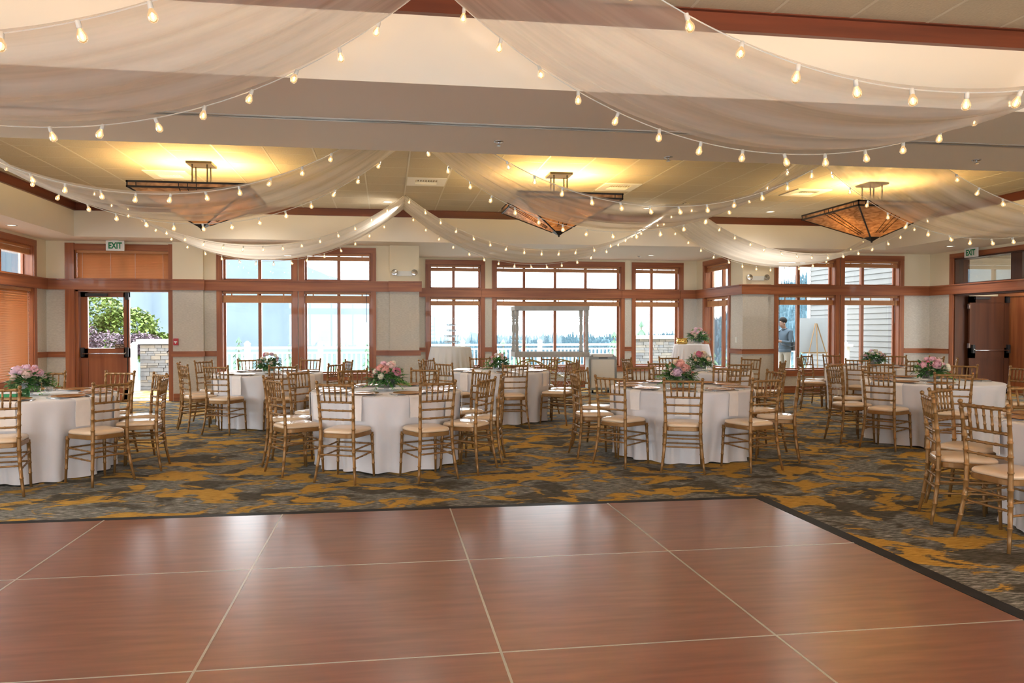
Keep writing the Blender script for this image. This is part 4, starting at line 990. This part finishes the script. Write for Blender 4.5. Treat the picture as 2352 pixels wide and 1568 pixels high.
# ---- portable bar
t = thing('portable_bar', 'white panelled portable bar with rounded grey frame', 'bar', (4.72, 15.9, 0), R(-2)); gp = M['greypl']
part('body', t, M['white'], (-.29,.29,-.22,.22,.09,.80)); part('front_panel', t, M['white'], (-.24,.24,-.232,-.22,.12,.74))
for s in (-1, 1):
    b = MB(); b.tube([(s*.29,-.22,.08),(s*.29,-.22,.72),(s*.27,-.21,.80),(s*.23,-.2,.83)], .026, 8); b.build('corner_frame', gp, t, True)
part('top_frame', t, gp, (-.30,.30,-.245,-.2,.745,.80)); part('bottom_frame', t, gp, (-.30,.30,-.245,-.2,.07,.12)); part('lid', t, M['white'], (-.25,.25,-.2,.25,.80,.86)); part('handle', lid := t, M['bronze'], (-.1,.1,-.25,-.242,.765,.785))
for x in (-.22, .22):
    for y in (-.16, .16): 
        b = MB(); b.tube([(x-.015,y,.035),(x+.015,y,.035)], .035, 10); b.build('caster', M['black'], t, True)
    part('caster_bracket', t, M['bronze'], (x-.02,x+.02,-.18,.18,.055,.09))

# ================================================================ OUTSIDE
b = MB(); b.box(-16, 13.5, YB+TH, 22.2, -.22, -.06); b.box(-16, XL-TH, -8, YB+TH, -.22, -.06)
tag(strut('terrace', b, M['deck']), 'pale concrete terrace outside the windows', 'terrace')
def railing(p0, p1, label, zt=.98, posts=None):
    p0 = Vector((*p0, -.06)); p1 = Vector((*p1, -.06)); d = p1-p0; L = d.length; an = math.atan2(d.y, d.x)
    t = thing('deck_railing', label, 'railing', p0, an); wmt = M['white']; zt += .06
    part('top_rail', t, wmt, (0,L,-.045,.045,zt-.055,zt)); part('mid_rail', t, wmt, (0,L,-.022,.022,zt-.17,zt-.125)); part('bottom_rail', t, wmt, (0,L,-.022,.022,.08,.125))
    bal = MB().box(-.019,.019,-.019,.019,.125,zt-.17).mesh('baluster', wmt)
    for k in range(1, int(L/.118)): obj('baluster', bal, t, (k*.118, 0, 0))
    pst = MB(); pst.box(-.06,.06,-.06,.06,0,zt+.07); pst.hexa([(-.075,-.075,zt+.07),(.075,-.075,zt+.07),(.075,.075,zt+.07),(-.075,.075,zt+.07)], [(-.02,-.02,zt+.14),(.02,-.02,zt+.14),(.02,.02,zt+.14),(-.02,.02,zt+.14)])
    pm = pst.mesh('post', wmt)
    for x in (posts or [L*k/max(1, round(L/2.0)) for k in range(max(1, round(L/2.0))+1)]): obj('post', pm, t, (x, 0, 0))
railing((-4.75,18.4), (.3,18.4), 'white deck railing with balusters outside the twin mountain windows', posts=[0,1.42,3.15,5.2])
railing((.3,18.55), (.3,21.25), 'white deck railing returning along the terrace by the bay'); railing((.3,21.4), (7.05,21.4), 'white deck railing with balusters beyond the bay windows', posts=[0,1.9,4.2,6.75])
railing((-9.2,17.3), (-5.75,17.9), 'white deck railing beyond the exit door glass', zt=.98)
railing((10.1,20.6), (12.2,20.6), 'short white railing before the pale siding', zt=.9)
def stone_pier(x0, x1, y0, y1, h, label, seed):
    rnd = random.Random(seed); t = thing('stone_pier', label, 'stone pier', ((x0+x1)/2, (y0+y1)/2, -.06)); W, D = (x1-x0)/2, (y1-y0)/2
    part('core', t, M['mortar'], (-W,W,-D,D,0,h))
    z = 0
    while z < h-.03:
        hh = min(rnd.uniform(.05,.10), h-z); x = -W
        while x < W-.02:
            ww = min(rnd.uniform(.12,.34), W-x)
            if W-x-ww < .05: ww = W-x
            pr = rnd.uniform(.012,.032); e = .004
            bb = MB(); bb.hexa([(x+e,-D-pr,z+e),(x+ww-e,-D-pr,z+e),(x+ww-e,-D+.01,z+e),(x+e,-D+.01,z+e)], [(x+e+.003,-D-pr,z+hh-e),(x+ww-e-.004,-D-pr+.004,z+hh-e),(x+ww-e,-D+.01,z+hh-e),(x+e,-D+.01,z+hh-e)])
            bb.build('stone', rnd.choice(M['stone']), t); x += ww
        z += hh
    part('capstone', t, M['capstone'], (-W-.07,W+.07,-D-.07,D+.07,h,h+.11))
stone_pier(-5.70, -4.96, 18.15, 18.75, 1.12, 'stacked ledge stone pier outside the open exit door', 1)
stone_pier(7.15, 8.45, 20.6, 21.3, 1.18, 'stacked stone pier outside the bay, beyond the gold bowl', 2)
part('gate_post', thing('gate_post', 'plain white gate post beside the stone pier at the exit', 'post', (-5.83, 17.7, -.06)), M['white'], (-.07,.07,-.07,.07,0,1.05))
# neighbouring wing with lap siding
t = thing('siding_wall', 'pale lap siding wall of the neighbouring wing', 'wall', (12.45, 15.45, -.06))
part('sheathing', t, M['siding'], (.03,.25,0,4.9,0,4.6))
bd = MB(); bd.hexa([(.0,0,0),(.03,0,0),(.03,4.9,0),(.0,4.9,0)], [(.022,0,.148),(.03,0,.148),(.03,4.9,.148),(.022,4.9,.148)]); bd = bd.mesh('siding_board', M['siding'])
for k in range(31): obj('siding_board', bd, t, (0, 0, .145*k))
part('corner_board', t, M['white'], (-.02,.27,4.86,4.98,0,4.6))
t = thing('newel_post', 'white arched garden post standing before the siding', 'post', (11.75, 17.6, -.06)); part('shaft', t, M['white'], (-.09,.09,-.09,.09,0,1.02)); part('cap', t, M['white'], (-.15,.15,-.15,.15,1.02,1.08)); part('cap_top', t, M['white'], (-.06,.06,-.06,.06,1.08,1.13))

# trees
def leafball(rnd, b, c, rx, rz, n, L):
    for k in range(n):
        a, e = rnd.uniform(0,6.28), math.asin(rnd.uniform(-1,1)); q = rnd.uniform(.55,1)**.5
        p = Vector((c[0]+rx*q*math.cos(a)*math.cos(e), c[1]+rx*q*math.sin(a)*math.cos(e), c[2]+rz*q*math.sin(e)))
        leaf(b, p, Vector((rnd.uniform(-1,1), rnd.uniform(-1,1), rnd.uniform(-.6,.6))), L*rnd.uniform(.7,1.3), L*.38, rnd)
def bush(name, label, cat, x, y, z, balls, mat, n, L, seed, trunk=None):
    rnd = random.Random(seed); t = thing(name, label, cat, (x, y, z)); b = MB()
    for c, rx, rz in balls: leafball(rnd, b, c, rx, rz, n, L)
    tag(b.build('foliage', mat, t), kind='stuff')
    s = MB(); s.tube([(0,0,0), (.05,0,balls[0][0][2]*.6), (0,0,balls[0][0][2])], [.08,.06,.03], 6); s.build('trunk', M['bark'], t)
bush('maple_tree', 'bright green maple beyond the exit door glass', 'tree', -8.7, 22.5, -.5, [((0,0,2.3),1.2,.85), ((1.2,.2,1.8),.9,.75), ((-1.3,0,2.1),1.1,.95), ((2.0,.4,1.3),.6,.5)], M['maple'], 2600, .15, 5)
bush('plum_shrub', 'purple leaved shrub below the maple outside the exit', 'shrub', -8.2, 20.6, -.4, [((0,0,1.45),.75,.6), ((.9,.1,1.25),.65,.5), ((1.7,.2,1.4),.55,.3), ((-.9,0,1.2),.7,.6)], M['plum'], 2000, .085, 6)
def conifer_mesh(seed, h, r, n=13):
    rnd = random.Random(seed); b = MB(); 
    for k in range(n):
        z = h*(.08+.92*k/n); rr = r*(1-k/n)**.9 + .04
        for j in range(9):
            a = 6.28*j/9 + rnd.uniform(-.3,.3) + k; q = rr*rnd.uniform(.75,1.15); wd = q*.30; dz = -q*.18
            p = Vector((0,0,z+h*.06)); e = Vector((q*math.cos(a), q*math.sin(a), z+dz)); s = Vector((-math.sin(a), math.cos(a), 0))*wd; m = p.lerp(e, .55)
            b.add([p, m+s-Vector((0,0,.02)), e, m-s-Vector((0,0,.02)), m+Vector((0,0,wd*.35))], [(0,1,4),(1,2,4),(2,3,4),(3,0,4)])
    return b.mesh('foliage', M['conifer'])
con = [conifer_mesh(s, 4.2, 1.05) for s in (1, 2)]
trunk_me = MB().lathe([(.09,-.4),(.06,1.5),(.02,4.1)], 7).mesh('trunk', M['bark'])
CONS = [(8.3,26.2,-3.0,1.05,'pointed conifer beyond the bay railing, left of a pair'), (10.3,28.9,-3.0,1.15,'tall pointed conifer beyond the bay railing, right of a pair')]
for k, (x, y, z, s, lab) in enumerate(CONS):
    t = thing('conifer', lab, 'tree', (x, y, z), k); t.scale = (s,)*3; obj('foliage', con[k % 2], t)['kind'] = 'stuff'; obj('trunk', trunk_me, t)
rnd = random.Random(4)
for k in range(12):
    x = -6.5 + k*1.15 + rnd.uniform(-.15,.15); y = (25, 28.6, 32.2)[k % 3]; s = rnd.uniform(.75,1.1)
    t = thing('conifer', 'young fir with its top just behind the white deck railing', 'tree', (x, y, -4.2*s+rnd.uniform(.3,1.25)), rnd.uniform(0,6), 'firs behind the deck railing'); t.scale = (s,)*3; obj('foliage', con[k % 2], t)['kind'] = 'stuff'; obj('trunk', trunk_me, t)
for k in range(8):
    x = 10.8 + k*.95; y = (27, 30.6, 34.2)[k % 3]; s = rnd.uniform(.9,1.2)
    t = thing('conifer', 'green fir on the slope behind the man and the easel', 'tree', (x*1.25, y, -4.2*s+.2+rnd.uniform(.0,1.0)), rnd.uniform(0,6), 'firs behind the easel'); t.scale = (s,)*3; obj('foliage', con[k % 2], t)['kind'] = 'stuff'; obj('trunk', trunk_me, t)
# hills
def ridge(name, label, tab, r0, r1, z0, mat, na, seed, rough):
    rnd = random.Random(seed); b = MB(); rows = []
    ph = [rnd.uniform(0,6.28) for _ in range(8)]
    NR_ = 14
    for i in range(NR_+1):
        q = i/NR_; row = []
        for k in range(na+1):
            az = lerp(tab[0][0], tab[-1][0], k/na); el = interp(tab, az); r = lerp(r0, r1, q)
            top = 1.4 + el*r1; n = sum(math.sin(az*f*.9+ph[m]+q*2.3*m)/(m+1) for m, f in enumerate((.35,.8,1.7,3.1,5.3,9.)))
            z = lerp(z0, top, q**1.1) + rough*n*r1*math.sin(math.pi*min(1, q*.95))*.6 + rough*n*r1*.25*q
            row.append((r*math.sin(R(az)), r*math.cos(R(az)), z))
        rows.append(row)
    b.grid(rows); o = b.build(name, mat, None, True); tag(o, label, 'mountain', kind='structure'); return o
ridge('mountain', 'haze-tinted blue mountain slope falling away to the right', [(-75,.17),(-40,.18),(-23,.16),(-12,.125),(-8,.10),(-6.5,.088),(-4,.068),(0,.036),(4,.012),(8,-.004),(14,-.01)], 350, 900, -90, M['mount'], 160, 3, .010)
ridge('far_hills', 'low wooded hills tinted haze blue on the horizon', [(-20,-.022),(3,-.020),(8,-.013),(14,-.010),(20,-.012),(24,.0),(28,.045),(31,.065),(45,.07),(70,.07)], 120, 420, -60, M['hill'], 140, 8, .004)
b = MB(); cone = [(r, z) for r, z in ((.0,3.),(.35,1.9),(.22,1.9),(.7,.9),(.45,.9),(1.0,-.2))]
rf = random.Random(12); tb_ = [(3,-.020),(8,-.013),(14,-.010),(20,-.012),(24,.0),(28,.045),(31,.065),(45,.07)]
for k in range(7000):
    az = rf.uniform(3, 42); q = rf.uniform(.45, 1.)**.6; r = lerp(120, 420, q); top = 1.4 + interp(tb_, az)*420
    z = lerp(-60, top, q**1.1); s = rf.uniform(.7, 1.5)*r/400
    b.lathe([(max(.01, a*s*.62), c*s) for a, c in cone], 5, (r*math.sin(R(az)), r*math.cos(R(az)), z), cap=False)
tag(b.build('forest', M['hill']), 'distant haze-tinted blue green forest on the ridge', 'forest', kind='stuff')
b = MB(); b.box(-900, 900, 22.2, 1000, -60.5, -60); b.box(-300, 300, 22.2, 23, -60, -.6); tag(strut('ground', b, M['ground']), 'valley floor far below the terrace', 'ground')

# ---- easel with board
t = thing('easel', 'natural pine tripod easel seen from behind outside the window', 'easel', (11.05, 17.75, -.06)); pn = M['pine']
for n_, a, c in (('leg', (-.02,0,1.62), (-.46,-.12,0)), ('leg', (.02,0,1.62), (.50,-.12,0)), ('rear_leg', (0,-.02,1.60), (-.09,-.25,0))):
    b = MB(); b.tube([a, c], .016, 4); b.build(n_, pn, t)
part('ledge', t, pn, (-.34,.40,.03,.10,.84,.87)); part('crossbar', t, pn, (-.17,.19,-.045,-.025,.84,.87))
tag(part('sign_board', None, M['board'], (10.66,11.46,17.86,17.885,.80,1.70)), 'pale grey board resting on the pine easel', 'board')

# ---- person looking at a phone
def person(x, y, z, rz):
    V = []; E = []; RD_ = []
    def v(p, r, par=None):
        V.append(Vector(p)); RD_.append(r if hasattr(r, '__len__') else (r, r))
        if par is not None: E.append((par, len(V)-1))
        return len(V)-1
    # faces -Y locally
    pel = v((0,0,.95), (.165,.12)); wst = v((0,.0,1.10), (.155,.12), pel); che = v((0,-.0,1.28), (.18,.125), wst); upc = v((0,.01,1.40), (.155,.10), che); nk = v((0,-.01,1.47), .058, upc); nk2 = v((0,-.045,1.525), .052, nk)
    h1 = v((0,-.085,1.565), (.068,.078), nk2); h2 = v((0,-.095,1.625), (.076,.092), h1); h3 = v((0,-.085,1.685), (.070,.085), h2); h4 = v((0,-.075,1.725), .045, h3)
    nose = v((0,-.185,1.60), .012, h2)
    for s in (-1, 1):
        hp = v((s*.095,0,.90), .095, pel); kn = v((s*.10,-.01,.50), .066, hp); an_ = v((s*.105,.03,.09), .045, kn); toe = v((s*.115,-.15,.04), .04, an_)
        sh = v((s*.185,.01,1.40), .066, upc); el = v((s*.235,-.03,1.13), .05, sh); wr = v((s*.10,-.26,1.16), .032, el); pm_ = v((s*.06,-.325,1.185), (.036,.018), wr)
        for k in range(4):
            f1 = v((s*(.055-.004*k), -.385+.012*k, 1.205-.020*k), .0095, pm_); v((s*(.028-.002*k), -.405+.012*k, 1.208-.020*k), .0085, f1)
        t1 = v((s*.045,-.33,1.215), .0105, wr); v((s*.015,-.35,1.235), .009, t1)
    me = bpy.data.meshes.new('body'); me.from_pydata(V, E, []); o = bpy.data.objects.new('body', me); COL.objects.link(o)
    sk = o.modifiers.new('s', 'SKIN'); ss = o.modifiers.new('u', 'SUBSURF'); ss.levels = 2; ss.render_levels = 2
    for d, r in zip(me.skin_vertices[0].data, RD_): d.radius = r
    me.skin_vertices[0].data[0].use_root = True
    dg = bpy.context.evaluated_depsgraph_get(); m2 = bpy.data.meshes.new_from_object(o.evaluated_get(dg)); bpy.data.objects.remove(o)
    for k in ('skin','sweater','chino','hair'): m2.materials.append(M[k])
    for p in m2.polygons:
        c = p.center; i = 0
        if c.z < .93: i = 2 if c.z > .1 else 3
        elif c.z < 1.485 and not (c.y < -.235 and abs(c.x) < .16): i = 1
        p.material_index = i; p.use_smooth = True
    m2.name = 'person'; ob = obj('person', m2, None, (x, y, z), (0,0,rz))
    tag(ob, 'man in slate sweater and beige chinos looking down at his phone', 'person')
    b = MB()
    for s in (-1, 1):
        n = 14; b.tube([(s*.036+.028*math.cos(6.283*k/n), -.178, 1.628+.02*math.sin(6.283*k/n)) for k in range(n+1)], .0028, 4); b.tube([(s*.064,-.176,1.63),(s*.078,-.09,1.635)], .0028, 4)
    b.tube([(-.01,-.181,1.63),(.01,-.181,1.63)], .0028, 4); b.build('glasses', M['black'], ob)
    b = MB(); b.sphere((0,0,0), 1., 18, 12); hr = b.build('hair', M['hair'], ob, True); hr.location = (0,-.062,1.695); hr.scale = (.090,.108,.088); hr.rotation_euler = (R(-14),0,0)
    b = MB(); b.lathe([(.172,.885),(.178,.90),(.178,.95),(.168,.965)], 24, cap=False); hm = b.build('sweater_hem', M['sweater'], ob, True); hm.scale = (1,.76,1)
    b = MB(); n = 16; b.tube([(.062*math.cos(6.283*k/n), -.018+.064*math.sin(6.283*k/n), 1.478+.012*math.sin(6.283*k/n)) for k in range(n+1)], .017, 6); b.build('collar', M['sweater'], ob, True)
    for s in (-1, 1):
        b = MB(); b.sphere((s*.074,-.075,1.61), .02, 8, 6, 1.4); b.build('ear', M['skin'], ob, True)
    mw = Matrix.Translation((x,y,z)) @ Matrix.Rotation(rz, 4, 'Z')
    ph_ = MB().box(-.037,.037,-.006,.006,-.07,.07).build('phone', M['black']); ph_.matrix_world = mw @ Matrix.Translation((0,-.375,1.20)) @ Matrix.Rotation(R(-50), 4, 'X'); tag(ph_, 'black phone held in the hands of the man outside', 'phone')
    bg_ = thing('messenger_bag', 'dark grey messenger bag slung behind the man outside', 'bag', (x, y, z), rz)
    bb = MB(); bb.hexa([(-.02,.13,.92),(.19,.10,.92),(.21,.20,.92),(.0,.23,.92)], [(.0,.14,1.14),(.17,.12,1.14),(.19,.18,1.14),(.02,.20,1.14)]); bb.build('body', M['leather'], bg_)
    bb = MB(); bb.tube([(.17,.14,1.12),(.13,.135,1.30),(.02,.10,1.46),(-.06,.0,1.475),(-.12,-.11,1.40),(-.10,-.15,1.25),(.05,-.15,1.08),(.19,-.02,1.02),(.19,.14,1.05)], .012, 5); bb.build('strap', M['leather'], bg_)
    fl_ = bb = MB(); bb.hexa([(-.015,.235,1.0),(.20,.205,1.0),(.205,.212,1.0),(-.01,.242,1.0)], [(.0,.205,1.145),(.185,.185,1.145),(.19,.192,1.145),(.005,.212,1.145)]); bb.build('flap', M['leather'], bg_)
person(10.07, 17.55, -.06, R(-78))

# ---- daylight portals at the window openings
for fr, a0, a1, z0, z1 in PORTALS:
    if z0 > 2.2: continue
    zz1 = UZ1 if z0 == LZ0 else z1
    l = bpy.data.lights.new('window_portal', 'AREA'); l.shape = 'RECTANGLE'; l.size = a1-a0; l.size_y = zz1-z0; l.cycles.is_portal = True
    o = obj('window_portal', l); am = (a0+a1)/2; zm = (z0+zz1)/2; f = fr.f+fr.o*.23
    o.location = (am, f, zm) if fr.ax == 'x' else (f, am, zm)
    inward = Vector((0,-fr.o,0)) if fr.ax == 'x' else Vector((-fr.o,0,0))
    o.rotation_euler = inward.to_track_quat('-Z', 'Z').to_euler()
